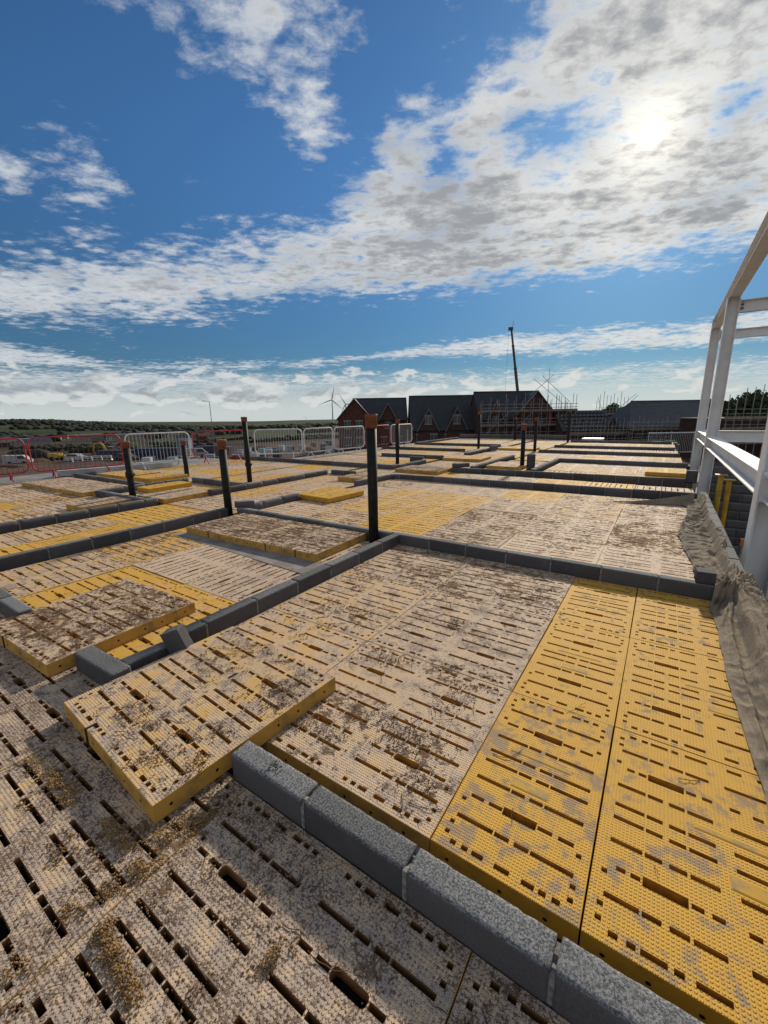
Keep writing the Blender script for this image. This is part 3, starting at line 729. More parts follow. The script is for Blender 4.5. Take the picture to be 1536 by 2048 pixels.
def wall(p0, p1, label, first=.44, near=False, top=.12, jit=.002, courses=1):
    """blocks laid from p0 to p1 (centre line)"""
    p0, p1 = Vector(p0), Vector(p1); d = p1 - p0; Lw = d.length; d.normalize(); ang_ = math.atan2(d.y, d.x)
    root = thing('block_wall', label, 'block wall', (p0.x, p0.y, top - .215), ang_)
    s_ = 0.0; ln = first
    while s_ < Lw - .03:
        ln = min(ln, Lw - s_)
        me = RB.choice(NEARB if near else FARB)
        o = link('block', me, root, (s_ + ln / 2, RB.uniform(-jit, jit), .1075 + RB.uniform(-jit, jit)), (RB.uniform(-.004, .004), RB.uniform(-.004, .004), RB.choice([0, math.pi]) + RB.uniform(-.004, .004)), (ln / .44, 1, 1))
        s_ += ln
        if s_ < Lw - .05: link('mortar_joint', RB.choice(JM), root, (s_ + .005, 0, .1075))
        s_ += .01; ln = .44
    return root
wall((-1.408, .934), (.62, .934), 'near concrete block wall with broken white mortar joints crossing the foreground', .417, near=True)
wall((-2.608, 4.16), (-2.608, 1.30), 'concrete block wall running up the middle between the two nearest rooms', .362, near=True)
wall((-2.66, 4.212), (.62, 4.212), 'concrete block wall at the back of the yellow panelled room', .505, near=True)
wall((-5.62, 4.185), (-2.67, 4.185), 'low block wall behind the two mossy panels laid side by side', .44)
wall((-5.79, .90), (-5.79, 4.15), 'long block wall on the left ending at the capped pipe', .30, near=True)
wall((-5.71, 4.26), (-5.71, 5.60), 'block wall running back from the pipe to the clean yellow panel', .44)
wall((-5.74, .92), (-3.93, .92), 'block wall stub at the left edge of the picture ending in a pale block', .44, near=True)
wall((-7.74, .60), (-7.74, 3.98), 'second long block wall on the left, below the leftmost pipe', .44)
wall((-9.68, 3.80), (-7.80, 3.80), 'short block wall reaching left from the leftmost pipe', .44)
wall((-9.69, 3.86), (-9.69, 5.80), 'block wall beside the bright yellow narrow panel', .44)
wall((-13.4, 4.80), (-9.74, 4.80), 'block wall running left towards the red barriers', .44)
wall((-13.42, 4.86), (-13.42, 5.30), 'single block wall end below the red barrier', .44)
wall((-9.62, 5.92), (-7.66, 5.92), 'block wall behind the bright yellow narrow panel', .44)
wall((-7.57, 4.96), (-7.57, 8.58), 'long block wall running back to the far left passage', .44)
wall((-7.5, 8.70), (-6.70, 8.70), 'short block wall turning right at the end of the left passage', .44)
wall((-13.4, 10.34), (-6.45, 10.38), 'block wall in front of the white barriers', .44)
wall((-6.48, 10.46), (-6.48, 12.2), 'block wall running back beside the far left pipe', .44)
wall((-5.68, 7.37), (-5.55, 8.72), 'short block wall meeting the long cross wall at its left end', .44)
wall((-5.52, 8.74), (.60, 9.08), 'long block cross wall behind the big bleached room', .18)
wall((-4.78, 10.60), (.62, 10.98), 'second long block cross wall across the middle distance', .36)
wall((-4.40, 11.05), (-4.40, 14.95), 'block wall on the left of the narrow far room', .44)
wall((-2.77, 11.12), (-2.77, 14.25), 'block wall on the right of the narrow far room', .44)
wall((-2.80, 14.30), (.64, 14.34), 'third block cross wall, behind the yellow panel by the white columns', .44)
wall((-4.15, 17.52), (.52, 17.55), 'fourth block cross wall in the distance', .44)
wall((-4.15, 20.40), (.42, 20.42), 'fifth block cross wall in the distance', .44)
wall((-4.15, 24.38), (.35, 24.40), 'farthest block cross wall', .44)
wall((-9.13, 13.60), (-6.5, 13.62), 'far left block cross wall, first behind the far left pipe', .44)
wall((-11.2, 16.72), (-7.0, 16.75), 'far left block cross wall, second behind the far left pipe', .44)
wall((-6.25, 15.0), (-6.25, 18.65), 'block wall running back beside the tallest far pipe', .44)
wall((-11.2, 19.9), (-6.5, 19.93), 'far left block cross wall, third behind the far left pipe', .44)
wall((-11.2, 20.0), (-11.2, 25.6), 'block wall along the far left edge of the deck', .44)
wall((-11.15, 25.75), (-4.6, 25.75), 'farthest left block wall in front of the houses', .44, top=.3)
wall((.695, 1.05), (.695, 9.3), 'block wall along the right edge with hessian draped over it', .44, near=True)
# broken lower end of the middle wall and stray blocks
def stray(loc, rot, label, scale=(1, 1, 1), near=True):
    o = link('loose_block', (NEARB if near else FARB)[RB.randrange(3)], None, loc, rot, scale)
    return tag(o, label, 'concrete block', 'loose concrete blocks')
stray((-2.612, 1.135, -.025), (0, .03, rad(90)), 'low broken block at the near end of the middle wall', (.62, 1, 1))
lb = stray((-2.49, 1.30, .09), (0, 0, 0), 'block leaning upright against the middle wall', (.56, 1.2, .45))
ax_ = Vector((-.30, -.18, .93)).normalized(); ay_ = Vector((.80, .55, .36)); ay_ = (ay_ - ax_ * ay_.dot(ax_)).normalized(); az_ = ax_.cross(ay_)
lb.rotation_euler = Matrix((ax_, ay_, az_)).transposed().to_euler()
stray((-2.70, .925, .055), (0, 0, rad(2)), 'stained block lying by the corner of the straddling panel', (1.06, 1.1, .60))
stray((.42, 4.25, .172), (rad(90), 0, rad(4)), 'pale block resting on the wall beside the hessian', (.30, 1.0, .6))
stray((-5.62, 4.30, .165), (rad(90), 0, rad(52)), 'pale block lying on the wall behind the second pipe', (.7, .9, .7), False)
stray((-4.60, 10.75, .175), (rad(90), 0, rad(60)), 'block lying on the left end of the second cross wall', (1, 1.1, 1), False)
stray((-4.72, 11.1, .14), (rad(90), 0, rad(20)), 'block lying just behind the left end of the second cross wall', (1, 1.1, 1), False)
stray((-3.02, 11.95, .22), (0, rad(90), rad(10)), 'block standing on end beside the pipe in the narrow room', (1, 2.2, 1), False)
stray((-6.75, 12.1, .10), (0, 0, rad(15)), 'block lying by the far left passage wall', (1, 1, 1), False)
stray((-6.02, 17.5, .12), (0, 0, rad(70)), 'block lying beside the tallest far pipe', (1, 1, 1), False)
stray((.58, 10.98, .17), (0, rad(90), rad(5)), 'block standing on end against the white column', (.6, 1.6, .9), False)

# ------------------------------------------------------------------ pipes
def pipe(x, y, h, label, collar=None, cap=.13):
    root = thing('soil_pipe', label, 'pipe', (x, y, -.30), RB.uniform(0, 6), 'black soil pipes with caps'); root.rotation_euler.x = RB.uniform(-.012, .012); root.rotation_euler.y = RB.uniform(-.012, .012)
    MB().tube([(0, 0, 0), (0, 0, h + .30 - cap + .01)], .060, 20).build('pipe_body', M_pipe, root, smooth=False)
    mb = MB(); z0 = h + .30 - cap
    mb.tube([(0, 0, z0), (0, 0, z0 + .02), (0, 0, z0 + .021), (0, 0, h + .30 - .035), (0, 0, h + .30 - .034), (0, 0, h + .30 - .004), (0, 0, h + .30)], [.066, .066, .0705, .0705, .074, .074, .070], 20); mb.build('end_cap', M_cap, root)
    if collar: MB().tube([(0, 0, collar + .26), (0, 0, collar + .27), (0, 0, collar + .35), (0, 0, collar + .36)], [.062, .076, .076, .062], 20).build('collar', M_pipe, root); mb = MB(); mb.box(-.09, -.06, -.02, .02, collar + .29, collar + .33); mb.build('clamp', M_pipe, root)
    for p in root.children:
        for f in p.data.polygons: f.use_smooth = len(f.vertices) == 4
    return root
pipe(-2.87, 4.06, 1.555, 'tall black pipe with brown cap nearest the middle of the picture', cap=.16).rotation_euler = (0, 0, 0)
pipe(-5.78, 4.10, 1.21, 'black pipe with brown cap second nearest, at the end of the long left wall', cap=.15)
pipe(-8.49, 3.92, 1.14, 'leftmost black pipe, with a clamp halfway up', collar=.50, cap=.13)
pipe(-10.69, 6.40, .98, 'black pipe standing in front of the white barrier at the left')
pipe(-8.37, 6.62, 1.56, 'taller black pipe with a collar in front of the white barriers', collar=.42, cap=.11)
pipe(-7.19, 11.6, 1.41, 'black pipe with a collar in front of the far white barrier', collar=.55)
pipe(-7.07, 18.5, 1.65, 'thin far pipe rising in front of the scaffolded house')
pipe(-3.30, 12.1, 1.25, 'far black pipe with an orange brown cap in the narrow room', cap=.17)
pipe(-4.41, 17.9, 1.37, 'black pipe just right of the orange capped one')
pipe(-7.42, 25.3, 1.34, 'farthest black pipe near the end of the deck')
pipe(-4.29, 24.3, 1.68, 'far black pipe in front of the tiled roof')

# ------------------------------------------------------------------ crowd barriers
def barrier(x0, y0, x1, y1, red, label, bars=17):
    p0, p1 = Vector((x0, y0)), Vector((x1, y1)); d = p1 - p0; L = d.length
    root = thing('crowd_barrier', label, 'barrier', (x0, y0, 0), math.atan2(d.y, d.x), 'crowd barriers along the deck edge')
    fr, br = (M_rail_r, M_barr_r) if red else (M_rail_w, M_galv)
    c, z0, z1 = .16, .20, 1.10; pts_ = []
    for cx, cz, a0 in ((c, z0 + c, 180), (L - c, z0 + c, 270), (L - c, z1 - c, 0), (c, z1 - c, 90)):
        for k in range(5):
            a = rad(a0 + 22.5 * k); pts_.append((cx + c * math.cos(a), 0, cz + c * math.sin(a)))
    pts_.append(pts_[0]); MB().tube(pts_, .018 if red else .023, 8, cap=False).build('frame', fr, root, smooth=True)
    bm_ = MB().tube([(0, 0, z0 + .01), (0, 0, z1 - .01)], .0075 if not red else .006, 6).mesh('bar', br)
    for k in range(bars): link('bar', bm_, root, (L * (k + 1) / (bars + 1), 0, 0))
    fm = MB().tube([(0, -.24, .012), (0, 0, z0 + .02), (0, .24, .012)], .019, 6).mesh('foot', fr)
    for q in (.2, .8): link('foot', fm, root, (L * q, 0, 0))
    hk = MB().tube([(L - .005, 0, .10), (L + .05, 0, .10), (L + .05, 0, 0)], .01, 6).mesh('hook', fr); link('hook', hk, root, (0, 0, .82)); link('hook', hk, root, (0, 0, .32))
    return root
barrier(-14.45, 2.10, -14.15, 4.02, True, 'red crowd barrier cut off by the left edge of the picture')
barrier(-14.12, 4.10, -13.72, 6.22, True, 'red crowd barrier, whole, second from the left')
barrier(-13.70, 6.35, -13.40, 8.25, False, 'white crowd barrier between two red ones at the left')
barrier(-13.36, 8.35, -12.86, 10.20, True, 'red crowd barrier behind the second pipe')
barrier(-12.70, 10.42, -11.45, 11.62, False, 'leftmost of three joined white crowd barriers behind the collared pipe')
barrier(-11.42, 11.70, -11.28, 13.2, False, 'middle one of three joined white crowd barriers')
barrier(-11.26, 13.28, -11.12, 15.15, False, 'rightmost of three joined white crowd barriers, in front of the gabled house')
barrier(-11.12, 15.25, -11.08, 17.2, True, 'red crowd barrier behind the tall middle pipe')
barrier(-11.07, 17.3, -11.00, 19.2, False, 'white crowd barrier farthest right, in front of the twin gabled house')

# ------------------------------------------------------------------ white steel frame on the right
def hcol(x, y, z0, z1, label, d=.235):
    root = thing('steel_column', label, 'steel column', (x, y, z0)); h = z1 - z0
    MB().box(0, .016, 0, d, 0, h).build('flange', M_white, root); MB().box(d - .016, d, 0, d, 0, h).build('flange', M_white, root)
    MB().box(.016, d - .016, d / 2 - .006, d / 2 + .006, 0, h).build('web', M_white, root)
    for zz in (4.54, 4.81, h - .02): MB().box(.018, d - .018, .003, d / 2 - .007, zz, zz + .012).build('stiffener', M_white, root)
    return root
def ibeam(p0, p1, depth, width, label):
    """top of the beam runs from p0 to p1"""
    p0, p1 = Vector(p0), Vector(p1); d = p1 - p0; L = d.length
    root = thing('steel_beam', label, 'steel beam', p0, math.atan2(d.y, d.x))
    MB().box(0, L, -width / 2, width / 2, -.016, 0).build('flange', M_white, root); MB().box(0, L, -width / 2, width / 2, -depth, -depth + .016).build('flange', M_white, root)
    MB().box(0, L, -.006, .006, -depth + .016, -.016).build('web', M_white, root)
    mb = MB()
    for e in (.03, L - .10):
        for zz in (-.35, -.65): mb.box(e, e + .05, -.03, -.006, depth * zz - .02, depth * zz + .02)
    for e in (0.002, L - .014): MB().box(e, e + .012, -width / 2 - .01, width / 2 + .01, -depth - .03, .03).build('end_plate', M_white, root)
    mb.build('bolt', M_bolt, root); return root
hcol(.86, 5.58, -3.9, 4.05, 'nearest white steel column at the right edge of the picture')
hcol(.86, 13.05, -3.9, 4.05, 'white steel column standing second from the camera')
hcol(.86, 17.45, -3.9, 4.05, 'white steel column farthest away')
ibeam((.985, -3.0, 4.34), (.985, 17.70, 4.34), .29, .21, 'long white eaves beam running along the column tops')
ibeam((.985, 5.82, .90), (.985, 13.046, .90), .25, .22, 'white beam at waist height between the near and second column')
ibeam((.985, 13.29, .90), (.985, 17.446, .90), .25, .20, 'white beam at waist height between the two far columns')
ibeam((.985, -3.0, .90), (.985, 5.578, .90), .25, .20, 'white beam at waist height running out of the picture from the nearest column')
ibeam((1.10, 13.17, 3.98), (7.0, 13.17, 3.98), .26, .17, 'white cross beam at the top of the second column')
ibeam((1.10, 17.575, 3.98), (7.0, 17.575, 3.98), .26, .17, 'white cross beam at the top of the farthest column')
ibeam((1.10, 5.705, 3.98), (7.0, 5.705, 3.98), .26, .17, 'white cross beam at the top of the nearest column')
ibeam((1.10, 17.575, .90), (7.0, 17.575, .90), .30, .20, 'low white cross beam behind the second column')
ibeam((1.112, 21.5, .62), (7.0, 21.5, .62), .30, .20, 'low white cross beam farther back under the scaffold')
for yy, nm in ((5.58, 'far right white column level with the nearest one'), (13.05, 'far right white column level with the second one'), (17.45, 'far right white column level with the farthest one')): hcol(7.0, yy, -3.9, 4.05, nm)
# blockwork bay below the frame
mb = MB(); mb.box(.77, 12, -3, 24, -4.05, -3.9); tag(mb.build('yard_slab', M_slab), kind='structure')
wr = thing('block_wall', 'dark coursed block wall of the storey below, seen under the white beam', 'block wall', (.90, 13.55, -3.9))
MB().box(0, 6.6, .012, .09, 0, 4.02).build('mortar_bed', M_mortar, wr)
for c in range(18):
    off = -.225 if c % 2 else 0
    for k in range(8):
        x0_ = max(0, off + k * .45); x1_ = min(3.6, off + k * .45 + .44)
        if x1_ - x0_ > .05: link('block', FARB[RB.randrange(3)], wr, ((x0_ + x1_) / 2, .05, .1075 + c * .225), (0, 0, 0), ((x1_ - x0_) / .44, 1, 1))
for k, (x, y) in enumerate(((.94, 9.6), (1.10, 9.9))):
    r_ = thing('steel_prop', ('left of two yellow steel props below the white beam', 'right of two yellow steel props below the white beam')[k], 'steel prop', (x, y, -3.9), 0)
    MB().tube([(0, 0, 0), (0, 0, 4.30 - k * .12)], .042, 10).build('tube', M_yellowp, r_, smooth=False)
    MB().box(-.09, .09, -.09, .09, 4.30 - k * .12, 4.31 - k * .12).build('head_plate', M_yellowp, r_); MB().box(-.08, .08, -.08, .08, 0, .01).build('base_plate', M_yellowp, r_)
tag(MB().box(.80, 1.35, -.5, 4.75, -.26, -.20).build('scaffold_board', M_timber), 'brown timber board lying beyond the right wall', 'timber board')
tag(MB().box(-.03, .03, -.05, .05, 0, .12).build('orange_bracket', M_orange, loc=(1.30, 8.95, -.70)), 'small orange bracket seen under the white beam', 'bracket')
tag(MB().tube([(1.30, 8.95, -3.9), (1.30, 8.95, -.70)], .03, 8).build('bracket_post', M_tube), 'grey tube carrying the small orange bracket', 'post')

# ------------------------------------------------------------------ hessian
def interp(tab, y):
    for (a, va), (b_, vb) in zip(tab, tab[1:]):
        if a <= y <= b_: return va + (vb - va) * (y - a) / (b_ - a)
    return tab[0][1] if y < tab[0][0] else tab[-1][1]
XL = [(1.0, .54), (2.0, .50), (2.25, .49), (2.4, .485), (2.75, .47), (2.96, .46), (3.54, .475), (4.0, .455), (4.3, .52), (4.5, .45), (4.75, .39), (5.2, .38), (5.6, .33), (6.0, .30), (6.5, .28), (7.1, .36), (7.7, .42), (8.2, .43), (8.5, .30), (8.7, .34), (8.95, .45)]
XR = [(1.0, .80), (3.0, .80), (3.3, .82), (4.3, .80), (4.55, .72), (4.8, .645), (5.4, .66), (5.9, .72), (6.2, .665), (7.0, .64), (8.0, .645), (8.6, .69), (8.95, .70)]
def obst(x, y):
    a = max(0, abs(x - .695) - .052); b_ = max(0, abs(y - 4.212) - .052) if x < .70 else 1
    d_ = min(a, b_); return .122 * (1 - sstep(0, .055, d_)) if d_ < .055 else 0
def cloth_z(x, y, q):
    gx0, gy0 = .62, 4.30                                   # the folds gather where the sheet crosses the wall corner
    dxg, dyg = x - gx0, y - gy0; rg = math.hypot(dxg, dyg * .55) + .02; th = math.atan2(dxg, abs(dyg) * .55 + .02)
    wx = mnoise.noise((x * 3.0, y * 2.0, 3)) * .10; wy = mnoise.noise((x * 3.0, y * 2.0, 13)) * .10
    g = math.exp(-(rg / .55) ** 2)
    rad_ = (1 - abs(mnoise.noise((th * 5.5 + wx * 6, rg * 1.2, 21 if dyg > 0 else 33)))) ** 3
    X, Y = x + wx, y + wy; r3 = mnoise.noise((X * 14, Y * 11, 2))
    if y > 4.26:
        u, v = Y * 5.2 + X * 3.0, X * 2.2 - Y * .9
        r1 = (1 - abs(mnoise.noise((u * .8 + r3 * .25, v, 1.0)))) ** 2.4; r2 = (1 - abs(mnoise.noise((u * 1.7 - v * 2.2 + 4, v * 2.4 + u * .5, 8.0)))) ** 4
        f = (r1 * .050 + r2 * .020) * (1 - .6 * g) + rad_ * .075 * g + r3 * .006
    else:
        c1 = .40 + .13 * mnoise.noise((y * 1.3, 2, 0)); c2 = .66 + .10 * mnoise.noise((y * 1.7, 7, 0)); c3 = .20 + .08 * mnoise.noise((y * 1.1, 17, 0))
        def pleat(c_, w_, k_): return max(0.0, 1 - abs(q - c_) / w_) ** 1.6 * (.55 + .45 * mnoise.noise((y * 2.3, k_, 5)))
        cross = (1 - abs(mnoise.noise((Y * 5.5 + X * 2, X * 2.5, 6)))) ** 4
        f = (pleat(c1, .11, 1) * .095 + pleat(c2, .085, 3) * .075 + pleat(c3, .075, 9) * .05 + cross * .020) * (1 - .5 * g) + rad_ * .070 * g + r3 * .006 + .006 * mnoise.noise((X * 26, Y * 20, 4))
    if y > 8.1: f = f * .6 + .075 * math.sin(math.pi * q) ** .6 * sstep(8.1, 8.45, y) * (1 - sstep(8.6, 8.95, y)) * (.7 + .5 * mnoise.noise((x * 9, y * 9, 2)))
    edge_ = sstep(0, .10, q) * sstep(0, .06, 1 - q)
    o_ = obst(x, y)
    if y < 4.2 and x > .76: o_ = .122 - 1.5 * (x - .76)
    return max(.004, o_) + .005 + f * .85 * (.25 + .75 * edge_)
cl = thing('hessian_cloth', 'crumpled brown hessian sheet draped along the right hand wall', 'cloth')
mb = MB(); ny_, nx_ = 700, 80
for j in range(ny_ + 1):
    y = 1.0 + 7.95 * j / ny_; wob = mnoise.noise((y * 3.1, 0, 5)) * .035 + mnoise.noise((y * 9, 0, 2)) * .012
    xl, xr = interp(XL, y) + wob * (.5 if y < 4.2 else 1), interp(XR, y) + mnoise.noise((y * 4, 9, 5)) * .02
    for i in range(nx_ + 1):
        q = i / nx_; x = xl + (xr - xl) * q
        yy = y + .03 * mnoise.noise((x * 8, y * 3, 11))
        mb.v.append((x, yy, cloth_z(x, yy, q)))
for j in range(ny_):
    for i in range(nx_):
        a = j * (nx_ + 1) + i; mb.f.append([a, a + 1, a + nx_ + 2, a + nx_ + 1]); mb.m.append(0)
mb.build('draped_sheet', M_hess, cl, smooth=True)
mb = MB(); nu, nv_ = 120, 30
for i in range(nu + 1):
    q = i / nu; x = -.62 + 1.15 * q; wd = .02 + .30 * q ** 1.3; yc = 8.16 + .40 * q ** 1.5
    for j in range(nv_ + 1):
        p_ = j / nv_; y = yc + (p_ - .35) * wd
        ph = (p_ * 3.6 + mnoise.noise((q * 3, p_ * 2, 0)) * .8); f = (1 - abs(mnoise.noise((ph, q * 2.2, 4)))) ** 3
        z = .008 + math.sin(math.pi * p_) ** .7 * (.012 + .15 * q ** 1.6) * (.35 + .8 * f)
        mb.v.append((x, y, z))
for i in range(nu):
    for j in range(nv_):
        a = i * (nv_ + 1) + j; mb.f.append([a, a + nv_ + 1, a + nv_ + 2, a + 1]); mb.m.append(0)
mb.build('twisted_tail', M_hess, cl, smooth=True)

# ------------------------------------------------------------------ houses
def window(parent, x, y, z, w, h, lintel=True):
    f = MB(); f.box(-w / 2, w / 2, -.03, .03, -h / 2, h / 2); fo = f.build('window', M_upvc, parent, loc=(x, y - .02, z))
    for s_ in (-1, 1):
        MB().box(s_ * w / 4 - w * .20, s_ * w / 4 + w * .20, -.045, -.031, -h * .43, h * .43).build('pane', M_glass, fo)
    if lintel: MB().box(-w / 2 - .12, w / 2 + .12, -.06, .03, h / 2 + .003, h / 2 + .16).build('lintel', M_lintel, parent, loc=(x, y - .02, z)); MB().box(-w / 2 - .1, w / 2 + .1, -.10, .03, -h / 2 - .12, -h / 2 - .003).build('sill', M_lintel, parent, loc=(x, y - .02, z))
def roof_slab(pts_, th=.14):
    mb = MB(); lo = [(x, y, z - th) for x, y, z in pts_]; n = len(pts_); mb.face(pts_); mb.face(lo[::-1])
    for k in range(n): mb.face([pts_[k], lo[k], lo[(k + 1) % n], pts_[(k + 1) % n]])
    return mb
def gable_front(parent, xc, w, eaves, peak, y, ydeep, base, brick, verge=True, roofm=None):
    h = w / 2; mb = MB(); mb.prism([(xc - h, base), (xc + h, base), (xc + h, eaves), (xc, peak - .12), (xc - h, eaves)], y, ydeep); mb.build('gable_wall', brick, parent)
    o_ = .28; sl = (peak - eaves) / h
    for s_ in (-1, 1):
        e = (xc + s_ * (h + o_), eaves - o_ * sl); rf = roof_slab([(xc, y - .3, peak), (e[0], y - .3, e[1]), (e[0], ydeep, e[1]), (xc, ydeep, peak)] if s_ > 0 else [(e[0], y - .3, e[1]), (xc, y - .3, peak), (xc, ydeep, peak), (e[0], ydeep, e[1])]).build('gable_roof', roofm or M_slate, parent)
        if verge:
            mb = MB(); mb.face([(xc, y - .34, peak + .03), (e[0], y - .34, e[1] + .03), (e[0], y - .34, e[1] - .16), (xc, y - .34, peak - .16)]); mb.face([(xc, y - .34, peak + .03), (e[0], y - .34, e[1] + .03), (e[0], y - .22, e[1] + .035), (xc, y - .22, peak + .035)]); mb.build('verge_board', M_verge, parent)
def main_block(parent, x0, x1, y0, y1, eaves, rz_, base, brick, roofm, hip_left=0.0):
    ym = (y0 + y1) / 2
    mb = MB()
    poly = [(y0, base), (y1, base), (y1, eaves), (ym, rz_ - .16), (y0, eaves)] if not hip_left else [(y0, base), (y1, base), (y1, eaves), (y0, eaves)]
    n = len(poly); i0 = len(mb.v)
    mb.v += [(x0, a, b_) for a, b_ in poly] + [(x1, a, b_) for a, b_ in poly]
    mb.f.append([i0 + k for k in range(n)][::-1]); mb.m.append(0); mb.f.append([i0 + n + k for k in range(n)]); mb.m.append(0)
    for k in range(n): mb.f.append([i0 + k, i0 + (k + 1) % n, i0 + n + (k + 1) % n, i0 + n + k]); mb.m.append(0)
    mb.build('wall', brick, parent)
    o_ = .35; sl = (rz_ - eaves) / (ym - y0); ze = eaves - o_ * sl; xr0 = x0 - .12 + hip_left
    r_ = roof_slab([(x0 - .12, y0 - o_, ze), (x1 + .12, y0 - o_, ze), (x1 + .12, ym, rz_), (xr0, ym, rz_)]).build('roof', roofm, parent)
    roof_slab([(x1 + .12, y1 + o_, ze), (x0 - .12, y1 + o_, ze), (xr0, ym, rz_), (x1 + .12, ym, rz_)]).build('roof', roofm, parent)
    if hip_left: roof_slab([(x0 - .12, y1 + o_, ze), (x0 - .12, y0 - o_, ze), (xr0, ym, rz_)]).build('roof', roofm, parent)
    MB().tube([(xr0, ym, rz_ + .03), (x1 + .12, ym, rz_ + .03)], .10, 6).build('ridge', roofm, parent)
    MB().tube([(x0, y0 - o_ - .06, ze - .04), (x1, y0 - o_ - .06, ze - .04)], .07, 6).build('gutter', M_strap, parent)
    return r_
RZ = math.atan2(E1.y, E1.x)
def house(F, label, rz=0.0):
    x, y = SF(0, F); return thing('house', label, 'house', (x, y, 0), RZ + rz)
B0 = -4.4
h = house(72, 'red brick house with a projecting gable left of the gap, dark slate roof')
main_block(h, -5.2, 4.2, 1.2, 9.2, 1.1, 4.55, B0, M_brick, M_slate)
gable_front(h, -4.72, 5.6, 1.35, 4.45, 0, 5.2, B0, M_brick); gable_front(h, .95, 2.7, 1.25, 3.65, 1.05, 4.2, B0, M_brick)
for x, z in ((-5.95, .10), (-3.95, .10), (-5.95, -2.65), (-3.95, -2.65)): window(h, x, 0, z, 1.05, 1.25)
for x, z in ((.95, .05), (.2, -2.65), (2.9, -2.65)): window(h, x, 1.02, z, 1.0, 1.2)
h = house(70, 'long red brick house with two gabled dormers and a dark slate roof')
main_block(h, 4.75, 16.3, .6, 9.6, -.55, 4.75, B0, M_brick2, M_slate)
for xc, pk in ((7.55, 2.55), (12.28, 2.78)): gable_front(h, xc, 3.2, -.6, pk, .30, 5.0, B0, M_brick2); window(h, xc, .27, .75, 1.15, 1.35)
for x in (6.2, 8.5, 10.9, 13.2): window(h, x, .57 if x not in (8.5,) else .27, -2.25, 1.1, 1.25)
h = house(66, 'brick house under scaffolding with a steep front gable')
main_block(h, 15.25, 25.6, 1.4, 9.6, 1.3, 5.1, B0, M_brick2, M_slate)
gable_front(h, 23.72, 5.6, 1.75, 4.98, 0, 6, B0, M_brick2); gable_front(h, 17.8, 3.0, .2, 3.5, 1.0, 5, B0, M_brick2)
for x, z in ((22.6, .1), (24.8, .1), (22.6, -2.6), (24.8, -2.6)): window(h, x, 0, z, 1.0, 1.2, False)
for x, z in ((17.8, .6), (17.0, -2.4), (20, -2.4)): window(h, x, .97, z, 1.0, 1.2, False)
h = house(60.5, 'low house with a battened roof loaded with stacks of tiles')
rf = main_block(h, 26.2, 33.6, 1.0, 8.0, -.75, 1.75, B0, M_brick2, M_felt)
tm = MB().box(-.19, .19, -.24, .24, 0, .30).mesh('tile_stack', M_stack)
sl = math.atan2(2.5, 3.5)
for r_ in range(5):
    for c in range(13): link('tile_stack', tm, rf, (26.6 + c * .55 + (r_ % 2) * .2, 1.2 + r_ * .72, -.58 + r_ * .72 * 2.5 / 3.5), (sl, 0, RB.uniform(-.1, .1)))
gable_front(h, 33.0, 2.2, -.9, .9, .6, 4, B0, M_brick2, False, M_felt)
h = house(59, 'house with a broad grey tiled roof hipped at its left end, beside the white columns')
main_block(h, 34.9, 48, 1.0, 9.5, -.35, 3.05, B0, M_brick2, M_slate2, hip_left=2.4)
for x in (36.5, 39, 42): window(h, x, .97, -2.2, 1.2, 1.2)
h = house(49, 'dark unfinished brick shell behind the scaffold at the right edge')
MB().box(39.2, 52, 1.0, 7, B0, .55).build('wall', M_brick2, h); MB().box(39.0, 52.2, .9, 7.1, .553, .70).build('wall_plate', M_board, h)
for x in (41.5, 43.6, 46): window(h, x, .97, -1.2, 1.1, 1.2, False)
tag(MB().tube([(0, 0, 0), (0, 0, 1.9)], .28, 10).build('rubbish_chute', M_redsheet, loc=(*SF(25.75, 65.2), -.05)), 'red rubbish chute hanging from the scaffold', 'chute')

def scaffold(F, x0, x1, bays, y0, y1, decks, tops, label, braces=(), extra=()):
    ox, oy = SF(0, F); root = thing('scaffold', label, 'scaffold', (ox, oy, 0), RZ)
    n = bays; R_ = random.Random(int(x0 * 10))
    for k in range(n + 1):
        x = x0 + (x1 - x0) * k / n
        for y in (y0, y1):
            MB().tube([(x, y, B0), (x + R_.uniform(-.03, .03), y, R_.uniform(*tops))], .036, 5).build('standard', M_tube, root)
    for z in decks:
        for zz in (z, z + .55, z + 1.05):
            MB().tube([(x0 - .3, y0 - .05, zz), (x1 + .3, y0 - .05, zz)], .034, 5).build('ledger', M_tube, root)
        for q in range(3): MB().box(x0 - .3, x1 + .3, y0 + .05 + q * (y1 - y0) / 3, y0 + .05 + (q + .92) * (y1 - y0) / 3, z + .04, z + .09).build('board', M_board, root)
        MB().box(x0 - .3, x1 + .3, y0 - .02, y0 + .02, z + .10, z + .28).build('toe_board', M_board, root)
    for (a, b_) in braces: MB().tube([a, b_], .034, 5).build('brace', M_tube, root)
    return root
scaffold(65.2, 14.9, 28.9, 11, -1.2, -.2, (-2.2, -.25, 1.85), (3.2, 4.6), 'tall scaffold in front of the brick house with the steep gable',
         braces=[((22.2, -.5, 4.2), (25.6, -.5, 7.2)), ((23.8, -.5, 7.0), (28.2, -.5, 3.2)), ((22.6, -.4, 6.6), (27.2, -.4, 3.0)), ((24.9, -.4, 2.0), (24.9, -.4, 7.9)), ((15, -1.25, -2), (19, -1.25, 1.8)), ((19, -1.25, -2), (22.5, -1.25, 1.8))])
scaffold(65.2, 26.9, 29.9, 4, 1.0, 3.0, (1.9,), (2.9, 4.3), 'scaffold lift at the right side of the steep gabled house')
scaffold(59.5, 26.3, 34.6, 8, -.4, .5, (-2.6, -1.4), (.2, .9), 'low scaffold in front of the roof loaded with tiles')
